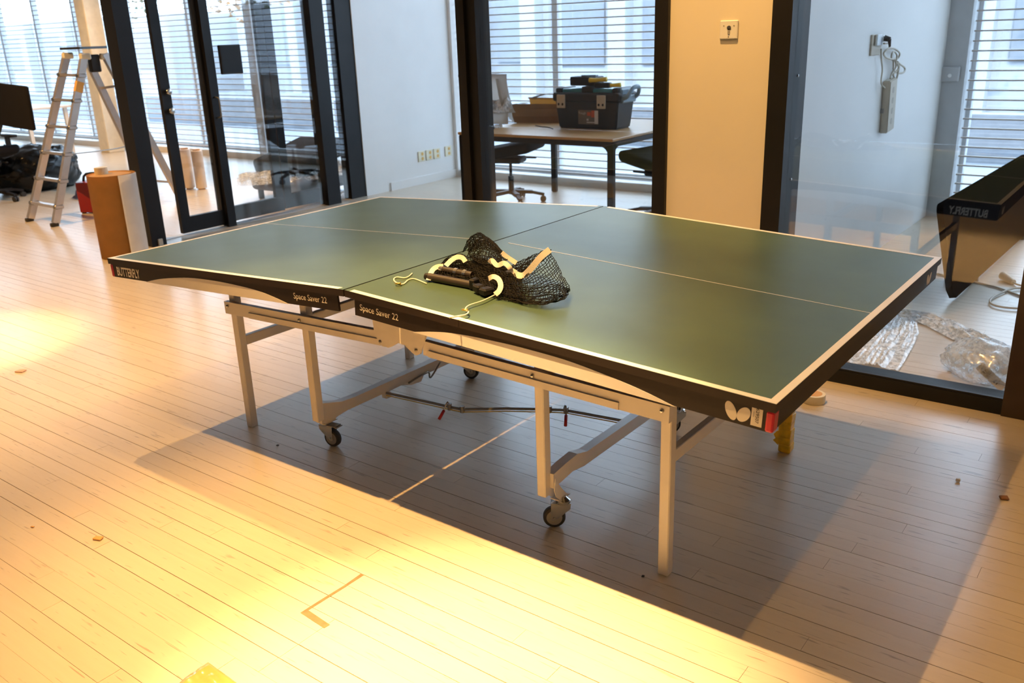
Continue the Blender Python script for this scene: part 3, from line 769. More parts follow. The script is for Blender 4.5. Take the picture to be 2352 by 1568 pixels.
# ================================================================ NET HEAP ON THE TABLE
NET = empty('table_tennis_net', (0.35, 0.35, table_z(0.35)))
tag(NET, 'crumpled black net with white tape heaped on the table', 'net')
NI = -Vector(NET.location)
def npart(nm, bm, m, parent=NET, smooth=False):
    o = obj(nm, bm, m, parent, smooth)
    if parent is NET: o.location = NI
    return o
def clampz(p, c=0.003):
    m = table_z(p.x) + c
    return Vector((p.x, p.y, max(p.z, m)))
def ctl(u, v, y, c=0.004):
    p = at_y(u, v, y)
    return p if p.z > table_z(p.x) + c else at_z(u, v, table_z(at_z(u, v, 0.79).x) + c)
def cr(p0, p1, p2, p3, t): return 0.5 * ((2 * p1) + (p2 - p0) * t + (2 * p0 - 5 * p1 + 4 * p2 - p3) * t * t + (3 * p1 - p0 - 3 * p2 + p3) * t ** 3)
def patch(ctrl, cell=0.0125, off=(0, 0, 0), jit=0.0012, seed=1):
    G = [[ctl(*p) + Vector(off) for p in row] for row in ctrl]
    nr, nc = len(G), len(G[0])
    def ev(row, t):
        i = min(int(t), len(row) - 2); f = t - i
        return cr(row[max(i - 1, 0)], row[i], row[i + 1], row[min(i + 2, len(row) - 1)], f)
    lu = max(sum((r[i + 1] - r[i]).length for i in range(nc - 1)) for r in G)
    lv = max(sum((G[i + 1][j] - G[i][j]).length for i in range(nr - 1)) for j in range(nc))
    nu, nv = max(4, round(lu / cell)), max(4, round(lv / cell))
    R = random.Random(seed); out = []
    for a in range(nv + 1):
        line = []
        for b_ in range(nu + 1):
            colv = [ev(r, (nc - 1) * b_ / nu) for r in G]
            p = ev(colv, (nr - 1) * a / nv)
            p = p + noise.noise_vector(p * 38 + Vector((seed * 7.1, 0, 0))) * 0.0065 + Vector((R.uniform(-jit, jit), R.uniform(-jit, jit), R.uniform(-jit, jit)))
            line.append(clampz(p))
        out.append(line)
    return out
def wires(bm, grid, r=0.00125):
    def seg(p, q):
        d = (q - p)
        if d.length < 1e-5: return
        a = d.orthogonal().normalized() * r; b_ = d.cross(a).normalized() * r
        A = [bm.verts.new(p + a * math.cos(t) + b_ * math.sin(t)) for t in (0, 2.1, 4.2)]
        B = [bm.verts.new(q + a * math.cos(t) + b_ * math.sin(t)) for t in (0, 2.1, 4.2)]
        for k in range(3): bm.faces.new((A[k], A[(k + 1) % 3], B[(k + 1) % 3], B[k]))
    for i, row in enumerate(grid):
        for j, p in enumerate(row):
            if j + 1 < len(row): seg(p, row[j + 1])
            if i + 1 < len(grid): seg(p, grid[i + 1][j])
PA = [[(1180, 634, .40), (1205, 629, .40), (1232, 600, .42), (1264, 574, .43)], [(1178, 655, .36), (1215, 652, .35), (1252, 632, .38), (1280, 608, .41)], [(1172, 675, .30), (1215, 680, .29), (1268, 664, .31), (1297, 640, .37)], [(1168, 688, .24), (1212, 697, .22), (1266, 692, .245), (1310, 668, .345)]]
PA2 = [[(1180, 660, .34), (1220, 660, .34), (1265, 655, .34), (1308, 664, .35)], [(1172, 680, .28), (1215, 690, .26), (1268, 688, .27), (1304, 674, .33)], [(1168, 690, .225), (1212, 698, .21), (1262, 697, .225), (1300, 682, .28)]]
PB = [[(1264, 574, .43), (1238, 580, .47), (1208, 594, .50), (1182, 604, .50)], [(1242, 592, .43), (1222, 602, .45), (1195, 612, .46), (1170, 615, .46)], [(1205, 627, .40), (1190, 630, .42), (1170, 632, .42), (1150, 634, .42)]]
PC = [[(1062, 578, .50), (1085, 562, .55), (1120, 562, .55), (1156, 588, .50)], [(1073, 553, .48), (1096, 534, .50), (1118, 543, .50), (1152, 577, .47)], [(1076, 575, .42), (1098, 562, .42), (1125, 572, .42), (1152, 592, .42)], [(1079, 590, .40), (1095, 603, .38), (1125, 606, .38), (1156, 602, .40)]]
PD = [[(1005, 613, .36), (1035, 593, .40), (1070, 598, .42), (1110, 604, .42), (1162, 614, .42)], [(1000, 625, .32), (1035, 607, .36), (1075, 611, .38), (1115, 618, .38), (1167, 630, .38)], [(996, 637, .28), (1035, 628, .31), (1075, 630, .33), (1115, 638, .33), (1168, 652, .32)], [(995, 643, .24), (1035, 645, .26), (1080, 650, .27), (1120, 665, .26), (1168, 682, .25)]]
PE = [[(1090, 612, .38), (1140, 622, .37), (1178, 634, .39)], [(1095, 640, .32), (1145, 650, .31), (1185, 658, .32)], [(1112, 676, .245), (1150, 688, .22), (1195, 694, .215)]]
q = new()
for k, (c_, kw) in enumerate([(PA, {}), (PA2, {}), (PB, {}), (PC, {}), (PC, dict(off=(0.010, 0.012, -0.016))), (PD, {}), (PD, dict(off=(0.006, 0.012, 0.010))), (PD, dict(off=(0.012, 0.0, -0.012))), (PE, {}), (PE, dict(off=(-0.008, 0.012, 0.014))), (PE, dict(off=(0.006, 0.02, 0.004))), (PB, dict(off=(-0.004, -0.012, -0.02)))]):
    wires(q, patch(c_, seed=k + 1, **kw))
netm = npart('net_mesh', q, M_NET); netm['label'] = 'black knotted netting in loose folds'
def ribbon(pts, w=0.0135, nrm=(0.55, -0.70, 0.45), n=5, tw=0.0012):
    P = smoothpts([ctl(*p, 0.007) for p in pts], n); q = new(); N = Vector(nrm).normalized(); ring = []
    for i, p in enumerate(P):
        t = (P[min(i + 1, len(P) - 1)] - P[max(i - 1, 0)]).normalized(); a = t.cross(N).normalized() * (w / 2); b_ = N * (tw / 2)
        ring.append([q.verts.new(p - a - b_), q.verts.new(p + a - b_), q.verts.new(p + a + b_), q.verts.new(p - a + b_)])
    for A, B in zip(ring, ring[1:]):
        for k in range(4): q.faces.new((A[k], A[(k + 1) % 4], B[(k + 1) % 4], B[k]))
    q.faces.new(ring[0][::-1]); q.faces.new(ring[-1]); return q
for pts in ([(1263, 573, .425), (1242, 590, .41), (1220, 616, .395), (1203, 632, .388), (1188, 631, .385), (1178, 624, .38), (1166, 628, .375), (1156, 634, .37)],
            [(1124, 604, .37), (1130, 598, .37), (1142, 609, .37), (1158, 604, .37), (1170, 614, .37), (1174, 624, .375)],
            [(1152, 580, .45), (1166, 591, .46), (1186, 604, .47)],
            [(984, 643, .235), (992, 622, .265), (1003, 613, .29), (1018, 611, .30)],
            [(1024, 610, .30), (1036, 598, .33), (1050, 590, .35), (1062, 592, .36), (1069, 601, .36)],
            [(1122, 640, .27), (1133, 635, .262), (1145, 641, .25), (1150, 655, .235), (1146, 668, .215), (1137, 676, .198)]):
    npart('white_tape', ribbon(pts, 0.020 if pts[0][0] == 1263 else 0.0155), M_TAPEW, smooth='auto')
# clamp post
c0, c1 = at_y(980, 650, .228), at_y(1084, 661, .245)
c0 = clampz(c0, 0.0135); c1 = clampz(c1, 0.0135)
ax = (c1 - c0).normalized()
q = new(); cyl(q, c0 + ax * 0.012, c1, 0.0125, seg=18); post = npart('net_post', q, M_PLASTIC, smooth='auto')
q = new(); cyl(q, c0 - ax * 0.002, c0 + ax * 0.014, 0.0105, 0.0118, 16); obj('end_cap', q, M_BLACK, post, 'auto')
q = new(); e = c1
box(q, -0.004, 0.016, -0.016, 0.016, -0.012, 0.022, mtx=Matrix.Translation(e + Vector((0.004, 0, 0))), bevel=0.004)
box(q, 0.02, 0.055, -0.014, 0.014, -0.010, 0.014, mtx=Matrix.Translation(e + Vector((0.012, -0.012, 0.0))) @ Matrix.Rotation(-0.35, 4, 'Z'), bevel=0.005)
box(q, 0.05, 0.085, -0.02, 0.018, -0.012, 0.010, mtx=Matrix.Translation(e + Vector((0.016, -0.012, 0.0))) @ Matrix.Rotation(-0.25, 4, 'Z'), bevel=0.005)
obj('screw_clamp', q, M_BLACK, post)
q = new(); cyl(q, e + Vector((0.014, -0.012, 0.008)), e + Vector((0.045, -0.020, 0.008)), 0.0035, seg=8); obj('clamp_screw', q, M_CHROME, post)
q = new(); cyl(q, clampz(at_y(1005, 633, .30), .02), clampz(at_y(1085, 640, .31), .02), 0.011, seg=16); p2 = npart('net_post', q, M_PLASTIC, smooth='auto')
q = new()
for t_ in (0.15, 0.55, 0.8):
    a_ = clampz(at_y(1005, 633, .30), .02); b_ = clampz(at_y(1085, 640, .31), .02); c_ = a_.lerp(b_, t_); d_ = (b_ - a_).normalized()
    cyl(q, c_ - d_ * 0.006, c_ + d_ * 0.006, 0.0125, seg=14)
obj('clamp_ring', q, M_CHROME, p2)
def cord(pts): return [clampz(at_z(u, v, table_z(0.3) + 0.004), 0.0026) for u, v in pts]
q = new(); tube(q, cord([(980, 655), (966, 650), (950, 646), (938, 649), (928, 657), (918, 658), (907, 653), (906, 647), (914, 644), (930, 645), (940, 641), (947, 635)]), 0.0022, 7, 5); npart('draw_cord', q, M_CORD, smooth=True)
q = new(); tube(q, cord([(1137, 677), (1125, 683), (1105, 692), (1080, 700), (1070, 707), (1070, 713), (1076, 716), (1070, 722), (1050, 726), (1032, 729)]), 0.0022, 7, 5); npart('draw_cord', q, M_CORD, smooth=True)
for u_, v_ in ((915, 660), (1068, 714)):
    p = clampz(at_z(u_, v_, table_z(0.3) + 0.004), 0.004); q = new()
    tube(q, [p + Vector((0.010 * math.cos(t), 0.007 * math.sin(t), 0.001 * t)) for t in [k * 0.6 for k in range(12)]], 0.0022, 7); npart('brass_clip', q, M_BRASS, smooth=True)

# ================================================================ ON THE YELLOW PIER
ks = empty('key_switch', (0.32, GY + 0.012, 1.505)); tag(ks, 'small square white key switch plate on the cream pier', 'switch')
q = new(); box(q, -0.041, 0.041, -0.010, 0, -0.038, 0.038, bevel=0.003); obj('plate', q, M_LINE, ks)
q = new(); cyl(q, (0.002, -0.010, 0.008), (0.002, -0.0125, 0.008), 0.009, seg=14); obj('key_cylinder', q, M_DSTEEL, ks)
q = new(); box(q, -0.003, 0.007, -0.0125, -0.010, -0.018, 0.004); obj('key_slot', q, M_HUB, ks)
for x, z in ((-0.022, 0.016), (0.024, 0.016), (0.001, -0.028)):
    q = new(); cyl(q, (x, -0.0098, z), (x, -0.0112, z), 0.0028, seg=8); obj('screw', q, M_HUB, ks)

# ================================================================ RIGHT ROOM
so = at_x(2010, 97, 0.35)
sk = empty('power_socket', so); tag(sk, 'silver wall socket with a black plug on the right room wall', 'socket')
q = new(); box(q, 0, 0.012, -0.10, 0.10, -0.075, 0.045, bevel=0.003); obj('socket_plate', q, M_BEIGE, sk)
q = new(); box(q, 0.012, 0.030, -0.06, 0.05, -0.02, 0.045, bevel=0.003); obj('socket_cover', q, M_CHROME, sk)
q = new(); box(q, 0.012, 0.03, 0.055, 0.095, 0.0, 0.04, bevel=0.003); obj('socket_cover', q, M_CHROME, sk)
q = new(); cyl(q, (0.012, 0.115, 0.022), (0.055, 0.115, 0.012), 0.020, 0.014, 12); cyl(q, (0.05, 0.115, 0.012), (0.055, 0.125, -0.03), 0.012, 0.006, 10); obj('plug', q, M_DPLASTIC, sk, 'auto')
ps = empty('power_strip', at_x(2045, 182, 0.36)); tag(ps, 'beige power strip hanging by its coiled cable from the wall socket', 'power strip')
pl = Vector(ps.location)
top_, bot_ = at_x(2045, 182, 0.375) - pl, at_x(2036, 301, 0.375) - pl
q = new(); bar(q, top_, bot_, 0.155, 0.05, up=(1, 0, 0)); bmesh.ops.bevel(q, geom=list(q.edges), offset=0.006, segments=2, affect='EDGES'); obj('strip_body', q, M_BEIGE, ps)
for t in (0.2, 0.4, 0.6, 0.8):
    c = top_.lerp(bot_, t); q = new(); cyl(q, c + Vector((0.022, 0, 0)), c + Vector((0.026, 0, 0)), 0.020, seg=16); obj('outlet', q, mat('dark_beige_plastic', (0.42, 0.37, 0.30), 0.5), ps)
def pp(l): return [at_x(u, v, 0.375) - pl + Vector((0.006 * math.sin(i * 1.9), 0, 0)) for i, (u, v) in enumerate(l)]
q = new()
tube(q, pp([(2030, 100), (2040, 100), (2045, 110), (2056, 112), (2064, 122), (2062, 134), (2052, 138), (2046, 128), (2052, 118), (2062, 126), (2058, 138)]), 0.006, 6, 5)
tube(q, pp([(2046, 110), (2036, 113), (2031, 122), (2036, 132), (2046, 136), (2056, 134)]), 0.006, 6, 5)
tube(q, pp([(2052, 136), (2050, 150), (2054, 160), (2064, 168), (2074, 166), (2078, 156), (2070, 148), (2060, 142)]), 0.006, 6, 5)
tube(q, pp([(2055, 136), (2056, 152), (2050, 168), (2046, 181)]), 0.006, 6, 5)
tube(q, pp([(2058, 140), (2062, 155), (2058, 166), (2053, 172), (2053, 181)]), 0.006, 6, 5)
tube(q, pp([(2066, 150), (2060, 170), (2058, 190)]), 0.006, 6, 5)
tube(q, pp([(2024, 112), (2022, 135), (2028, 160), (2025, 190), (2030, 202)]), 0.005, 6, 5)
obj('cable', q, M_BEIGE, ps, True)
q = new(); box(q, 0, 0.02, -0.02, 0.02, -0.01, 0.02); o = obj('hook', q, M_HUB, ps); o.location = at_x(2024, 256, 0.35) - pl
lc = at_y(2181, 170, YF - 0.04)
q = new(); box(q, -0.075, 0.075, -0.03, 0, -0.055, 0.055, bevel=0.008); lo = obj('latch_box', q, M_GREYPOST); lo.location = lc; tag(lo, 'small grey latch box on the corner pier', 'latch')
q = new(); cyl(q, (0.01, -0.03, -0.01), (0.01, -0.036, -0.01), 0.014, seg=12); obj('key_hole', q, M_CHROME, lo)
# long black felt panel standing on edge
A0, A1 = at_y(2157, 470, 3.5), at_y(2183, 688, 3.5)
top0 = Vector((A0.x, 3.5, A0.z)); bot0 = Vector((A1.x, 3.5, 0.026))
dirp = Vector((0.035, 1.0, 0)).normalized(); Lp = 2.25
up = (top0 - bot0); hgt = up.length; up.normalize(); nrm = dirp.cross(up).normalized()
q = new(); out = []
rc = 0.05
for k in range(7):
    t = PI - (PI / 2) * k / 6; out.append((rc + rc * math.cos(t), hgt - rc + rc * math.sin(t)))
out += [(Lp, hgt), (Lp, 0), (0.05, 0), (0.0, 0.06)]
va = [q.verts.new(bot0 + dirp * a + up * b - nrm * 0.018) for a, b in out]; vb = [q.verts.new(bot0 + dirp * a + up * b + nrm * 0.018) for a, b in out]
q.faces.new(va); q.faces.new(vb[::-1])
for k in range(len(out)): q.faces.new((va[k], va[(k + 1) % len(out)], vb[(k + 1) % len(out)], vb[k]))
o = obj('felt_panel', q, M_FELT); tag(o, 'long black felt covered panel standing on the right room floor', 'panel')
for t in (0.55, 1.9):
    q = new(); fo = bot0 + dirp * t; box(q, fo.x - 0.16, fo.x + 0.02, fo.y - 0.015, fo.y + 0.015, 0, 0.03); box(q, fo.x - 0.16, fo.x - 0.14, fo.y - 0.015, fo.y + 0.015, 0.0, 0.10); obj('foot', q, M_BLACK, o)
# extension lead on the floor
ex = empty('extension_lead', at_z(2300, 690, 0)); tag(ex, 'beige extension lead looping over the right room floor', 'cable')
el = Vector(ex.location)
q = new(); tube(q, [at_z(u, v, 0.007) - el for u, v in [(2120, 622), (2160, 630), (2230, 645), (2290, 660), (2340, 678), (2380, 695)]], 0.006, 6, 4); tube(q, [at_z(u, v, 0.012) - el for u, v in [(2325, 648), (2345, 655), (2375, 655), (2400, 670), (2370, 662), (2330, 662), (2300, 672), (2276, 686), (2278, 698), (2310, 706), (2352, 707), (2390, 700)]], 0.006, 6, 5); obj('cable', q, M_BEIGE, ex, True)
pa, pb = at_z(2303, 632, 0.03) - el, at_z(2328, 648, 0.015) - el
q = new(); cyl(q, pa, pb, 0.026, 0.016, 12); obj('connector', q, M_BEIGE, ex, 'auto')

def crumple(bm, path, widths, nw=10, sub=8, amp=0.03, seed=0, base=0.006, ridge=90):
    """sheet of film along a floor path: wrinkled height field"""
    P = smoothpts(path, sub); n = len(P); rows = []
    for i, p in enumerate(P):
        t = (P[min(i + 1, n - 1)] - P[max(i - 1, 0)]); t.z = 0; t.normalize(); a = Vector((-t.y, t.x, 0))
        f = i / (n - 1) * (len(widths) - 1); k = min(int(f), len(widths) - 2); w_ = widths[k] + (widths[k + 1] - widths[k]) * (f - k)
        row = []
        for j in range(nw + 1):
            s_ = j / nw - 0.5
            jj = noise.noise(Vector((i * 0.9, j * 0.7, seed))) * 0.004
            pos = p + a * (s_ * w_ + jj)
            h = abs(noise.noise(Vector((pos.x * 9, pos.y * 9, seed)))) * amp * 0.8 + abs(noise.noise(Vector((s_ * ridge * 0.06 + 0.25 * math.sin(i * 0.35), i * 0.07, seed + 5)))) * amp * 1.5
            h *= math.cos(s_ * PI * 0.92)
            row.append(bm.verts.new((pos.x, pos.y, max(base + h, 0.003))))
        rows.append(row)
    for A, B in zip(rows, rows[1:]):
        for j in range(nw): bm.faces.new((A[j], A[j + 1], B[j + 1], B[j]))
    return bm
q = new(); crumple(q, [at_z(1985, 842, 0), at_z(2020, 800, 0), at_z(2048, 760, 0), at_z(2068, 722, 0)], [0.30, 0.28, 0.26, 0.14], 44, 14, 0.022, 3, ridge=420)
crumple(q, [at_z(2030, 726, 0), at_z(2090, 728, 0), at_z(2150, 742, 0), at_z(2215, 775, 0), at_z(2280, 805, 0), at_z(2335, 855, 0)], [0.10, 0.17, 0.18, 0.17, 0.18, 0.16], 30, 12, 0.035, 8, ridge=260)
o = obj('plastic_wrap', q, M_FILM2, None, True); tag(o, 'crinkled clear plastic wrap trailing over the right room floor', 'plastic wrap')
# half filled clear bag with a paper label
q = new(); bmesh.ops.create_icosphere(q, subdivisions=4, radius=1.0)
bc = at_z(2258, 868, 0)
for v in q.verts:
    n_ = noise.noise(v.co * 2.2) * 0.16 + abs(noise.noise(v.co * 6)) * 0.12
    v.co = v.co * (1 + n_); v.co = Vector((v.co.x * 0.19, v.co.y * 0.13, max(v.co.z * 0.10, -0.07) + 0.073))
o = obj('plastic_bag', q, M_FILM, None, True); o.location = bc; o.rotation_euler = (0, 0, -0.5); tag(o, 'clear plastic bag with a paper label against the glass', 'bag')
q = new(); lw = []
for i in range(7):
    for j in range(4):
        pass
lab0 = at_z(2275, 868, 0.10); uu = (at_z(2305, 905, 0.05) - at_z(2245, 838, 0.13)); 
LQ = [at_y(2238, 852, 2.37), at_y(2248, 832, 2.42), at_y(2312, 890, 2.36), at_y(2300, 903, 2.30)]
LQ = [at_y(2240, 846, 2.30), at_y(2258, 832, 2.34), at_y(2312, 884, 2.30), at_y(2298, 900, 2.24)]
q.faces.new([q.verts.new(p) for p in LQ]); bmesh.ops.solidify(q, geom=list(q.faces), thickness=0.001)
pl_ = obj('paper_label', q, M_CARDL, o); pl_.matrix_parent_inverse = (Matrix.Translation(bc) @ Matrix.Rotation(-0.5, 4, 'Z')).inverted()
def lq(a, b): return LQ[0].lerp(LQ[3], a).lerp(LQ[1].lerp(LQ[2], a), b)
q = new(); nl = (LQ[3] - LQ[0]).cross(LQ[1] - LQ[0]).normalized(); nl = nl if nl.y < 0 else -nl
for a0, a1, b0, b1 in ((0.02, 0.14, 0.4, 0.8), (0.22, 0.42, 0.45, 0.8), (0.2, 0.46, 0.1, 0.35), (0.6, 0.62, 0.2, 0.8), (0.66, 0.69, 0.2, 0.8), (0.75, 0.77, 0.2, 0.8)):
    q.faces.new([q.verts.new(lq(a, b) + nl * 0.002) for a, b in ((a0, b0), (a1, b0), (a1, b1), (a0, b1))])
pq = obj('label_print', q, M_DPLASTIC, o); pq.matrix_parent_inverse = pl_.matrix_parent_inverse.copy()

# ================================================================ TAPE ROLL AND LITTER ON THE FLOOR
q = new(); lathe(q, [(0.034, 0.0), (0.046, 0.0), (0.047, 0.002), (0.047, 0.034), (0.046, 0.036), (0.034, 0.036)], (0, 0, 0.001), 28); q.faces.ensure_lookup_table()
o = obj('tape_roll', q, M_TAPEROLL, None, 'auto'); o.location = (0.895, 1.760, 0); tag(o, 'roll of pale masking tape lying on the floor by the glass', 'tape roll')
q = new(); cyl(q, (0, 0, 0.0372), (0, 0, 0.0376), 0.033, seg=24); obj('core', q, M_CARD, o)
def chip(nm, u, v, sx, sy, sz, m, label, rot=0.4):
    q = new(); n = rbox(sx, sy, sz, min(sx, sy, sz) * 0.25, 1)
    for vv in n.verts: vv.co += noise.noise_vector(vv.co * 60) * min(sx, sy) * 0.12
    merge(q, n, Matrix.Translation((0, 0, sz / 2 + 0.0012))); o = obj(nm, q, m); o.location = at_z(u, v, 0); o.rotation_euler = (0, 0, rot); tag(o, label, 'debris')
chip('wood_chip', 226, 1238, 0.030, 0.020, 0.006, M_CARD, 'brown chip lying on the bright floor at lower left')
chip('paper_scrap', 48, 853, 0.045, 0.035, 0.006, mat('pink_paper', (0.66, 0.40, 0.32), 0.7), 'pinkish scrap in the light pool at the left edge')
chip('wood_splinter', 75, 1211, 0.012, 0.006, 0.003, M_CARD, 'tiny brown splinter left of the floor chip')
chip('plastic_cube', 2200, 1106, 0.014, 0.012, 0.010, M_CARDL, 'tiny pale cube on the shaded floor at right', 0.1)
chip('bark_crumb', 2306, 1146, 0.026, 0.022, 0.008, mat('dark_brown_crumb', (0.24, 0.11, 0.05), 0.8), 'dark brown crumb near the right edge of the frame')
chip('rubber_pellet', 1477, 1325, 0.008, 0.008, 0.004, M_TYRE, 'tiny black pellet left of the nearest leg')
chip('grit_pellet', 638, 1024, 0.010, 0.008, 0.004, M_TYRE, 'tiny dark pellet left of the front left caster')
# cellophane corner at the lower edge
q = new(); p0 = at_z(478, 1520, 0)
crn = [at_z(478, 1520, 0.002), at_z(560, 1580, 0.002), at_z(520, 1640, 0.002), at_z(395, 1580, 0.002)]
N_ = 14; g_ = [[None] * (N_ + 1) for _ in range(N_ + 1)]
for i in range(N_ + 1):
    for j in range(N_ + 1):
        p = crn[0].lerp(crn[1], i / N_).lerp(crn[3].lerp(crn[2], i / N_), j / N_); p.z = 0.002 + abs(noise.noise(p * 25)) * 0.012 * math.sin(PI * min(1, j / N_ + 0.1)); g_[i][j] = q.verts.new(p)
for i in range(N_):
    for j in range(N_): q.faces.new((g_[i][j], g_[i + 1][j], g_[i + 1][j + 1], g_[i][j + 1]))
M_AMBERFILM = mat('amber_film', (0.62, 0.34, 0.10), 0.16, coat=0.6)
o = obj('packing_film', q, M_AMBERFILM, None, True); md = o.modifiers.new('s', 'SOLIDIFY'); md.thickness = 0.0012; tag(o, 'creased amber film scrap at the bottom edge of the frame', 'film')

# ================================================================ MEETING ROOM
dk = empty('work_desk', (-2.33, 4.92, 0)); tag(dk, 'oak topped desk with black rounded frame behind the glass', 'desk')
DX0, DX1, DY0, DY1 = -3.10, -1.55, 4.20, 5.65
dl = -Vector(dk.location)
def dpart(nm, bm, m, smooth=False):
    o = obj(nm, bm, m, dk, smooth); o.location = dl; return o
q = new(); box(q, DX0, DX1, DY0, DY1, 0.708, 0.730, bevel=0.004); dpart('desktop', q, M_OAK)
for a, b in (((DX0 + .02, DY0 + .02), (DX1 - .02, DY0 + .02)), ((DX0 + .02, DY1 - .02), (DX1 - .02, DY1 - .02)), ((DX0 + .02, DY0 + .02), (DX0 + .02, DY1 - .02)), ((DX1 - .02, DY0 + .02), (DX1 - .02, DY1 - .02))):
    q = new(); bar(q, (*a, 0.688), (*b, 0.688), 0.036, 0.040); dpart('frame_beam', q, M_BLACK)
for x in (DX0 + .03, DX1 - .03):
    for y in (DY0 + .03, DY1 - .03):
        q = new(); sx = 1 if x < -2 else -1; sy = 1 if y < 5 else -1
        box(q, x - 0.028, x + 0.028, y - 0.022, y + 0.022, 0, 0.70, bevel=0.006)
        for ax_ in (0, 1):
            prof = [(0.02, 0.67)] + [(0.02 + 0.075 - 0.075 * math.sin(t), 0.67 - 0.075 + 0.075 * math.cos(t)) for t in [k * PI / 12 for k in range(7)]]
            n = bmesh.new()
            if ax_ == 0: poly_prism(n, [(x + sx * a, b) for a, b in prof], 'y', y - 0.018, y + 0.018)
            else: poly_prism(n, [(y + sy * a, b) for a, b in prof], 'x', x - 0.018, x + 0.018)
            merge(q, n)
        dpart('leg', q, M_BLACK)
# toolbox
tb = empty('toolbox', (-2.15, 4.90, 0.730)); tb.scale = (1, 1, 1.16); tag(tb, 'large black toolbox with two pale latches on the desk', 'toolbox')
q = new(); n = bmesh.new()
z0, z1 = 0.0, 0.20
vv = []
for z, g in ((0, 0.0), (0.018, 0.004), (0.20, 0.028)):
    vv.append([n.verts.new((sx * (0.285 + g), sy * (0.115 + g * 0.7), z)) for sx, sy in ((-1, -1), (1, -1), (1, 1), (-1, 1))])
for A, B in zip(vv, vv[1:]):
    for k in range(4): n.faces.new((A[k], A[(k + 1) % 4], B[(k + 1) % 4], B[k]))
n.faces.new(vv[0][::-1]); n.faces.new(vv[-1]); bmesh.ops.bevel(n, geom=list(n.edges), offset=0.010, segments=2, affect='EDGES'); merge(q, n)
obj('body', q, M_DPLASTIC, tb)
q = new(); merge(q, rbox(0.66, 0.31, 0.065, 0.02, 3), Matrix.Translation((0, 0, 0.225))); merge(q, rbox(0.10, 0.26, 0.05, 0.015, 2), Matrix.Translation((0, 0, 0.275))); merge(q, rbox(0.06, 0.25, 0.05, 0.015, 2), Matrix.Translation((-0.285, 0, 0.265))); merge(q, rbox(0.06, 0.25, 0.05, 0.015, 2), Matrix.Translation((0.275, 0, 0.265)))
lid = obj('lid', q, M_DPLASTIC, tb, 'auto')
for x0, x1 in ((-0.25, -0.055), (0.055, 0.24)):
    q = new(); merge(q, rbox(x1 - x0, 0.23, 0.03, 0.010, 2), Matrix.Translation(((x0 + x1) / 2, 0, 0.268))); obj('organiser_cover', q, M_TEAL, lid, 'auto')
for x in (-0.235, 0.165):
    q = new(); merge(q, rbox(0.085, 0.014, 0.095, 0.006, 2), Matrix.Translation((x, -0.158, 0.195))); lt = obj('latch', q, M_BEIGE, tb)
    for dx in (-0.02, 0.02):
        q = new(); cyl(q, (x + dx, -0.164, 0.175), (x + dx, -0.1675, 0.175), 0.0095, seg=12); obj('rivet', q, M_BLACK, lt)
q = new(); tube(q, [(0.33, -0.10, 0.215), (0.38, -0.095, 0.235), (0.40, -0.05, 0.285), (0.40, 0.05, 0.290), (0.37, 0.095, 0.24), (0.33, 0.10, 0.215)], 0.016, 8, 4); box(q, 0.315, 0.345, -0.11, 0.11, 0.185, 0.235, bevel=0.008); box(q, 0.300, 0.33, -0.10, 0.10, 0.235, 0.285, bevel=0.01); obj('carry_handle', q, M_BLUEGREY, tb, 'auto')
q = new(); box(q, -0.075, 0.125, -0.1375, -0.136, 0.035, 0.135, mtx=Matrix.Translation((0, 0.0, 0)) @ Matrix.Rotation(0.0, 4, 'X'), bevel=0); st = obj('sticker', q, mat('sticker_grey', (0.20, 0.17, 0.14), 0.5), tb)
q = new(); box(q, 0.088, 0.122, -0.139, -0.1375, 0.04, 0.133); box(q, 0.01, 0.088, -0.139, -0.1375, 0.045, 0.052); box(q, 0.01, 0.028, -0.139, -0.1375, 0.06, 0.075); obj('sticker_white', q, M_CARDL, st)
q = new(); box(q, 0.055, 0.088, -0.139, -0.1375, 0.085, 0.133); box(q, 0.015, 0.05, -0.139, -0.1375, 0.095, 0.12); obj('sticker_red', q, mat('sticker_orange', (0.62, 0.12, 0.05), 0.5), st)
text('sticker_word', 'Tough', M_CARDL, st, 0.075, (-0.073, -0.1378, 0.100), (1, 0, 0), (0, 0, 1), height=0.022)
# yellow and black clamp tool and cutter case on the toolbox
ca = empty('tool_case', (-2.21, 4.88, 1.0795)); tag(ca, 'small black tool case lying on top of the toolbox', 'case')
q = new(); merge(q, rbox(0.26, 0.14, 0.075, 0.012, 2), Matrix.Translation((0, 0, 0.0375))); obj('body', q, M_BLACK, ca, 'auto')
q = new(); merge(q, rbox(0.14, 0.05, 0.012, 0.004, 2), Matrix.Translation((0.04, -0.02, 0.081)) @ Matrix.Rotation(0.1, 4, 'Z')); obj('blue_blade', q, M_BLUEGREY, ca)
cl_ = empty('hand_tool', (-1.985, 4.84, 1.0635)); tag(cl_, 'yellow handled hand tool lying on the toolbox lid', 'tool')
q = new(); tube(q, [(-0.13, -0.065, 0.065), (-0.08, -0.068, 0.066), (-0.03, -0.066, 0.068), (0.03, -0.06, 0.072)], [0.020, 0.017, 0.015, 0.022], 10, 4); obj('upper_grip', q, M_YTOOL, cl_, True)
q = new(); tube(q, [(0.01, -0.03, 0.022), (0.07, -0.03, 0.022), (0.14, -0.02, 0.026)], [0.013, 0.016, 0.020], 10, 4); obj('lower_grip', q, M_YTOOL, cl_, True)
q = new(); box(q, -0.10, 0.05, -0.055, 0.0, 0.0, 0.045, bevel=0.008); obj('tool_head', q, M_BLACK, cl_)

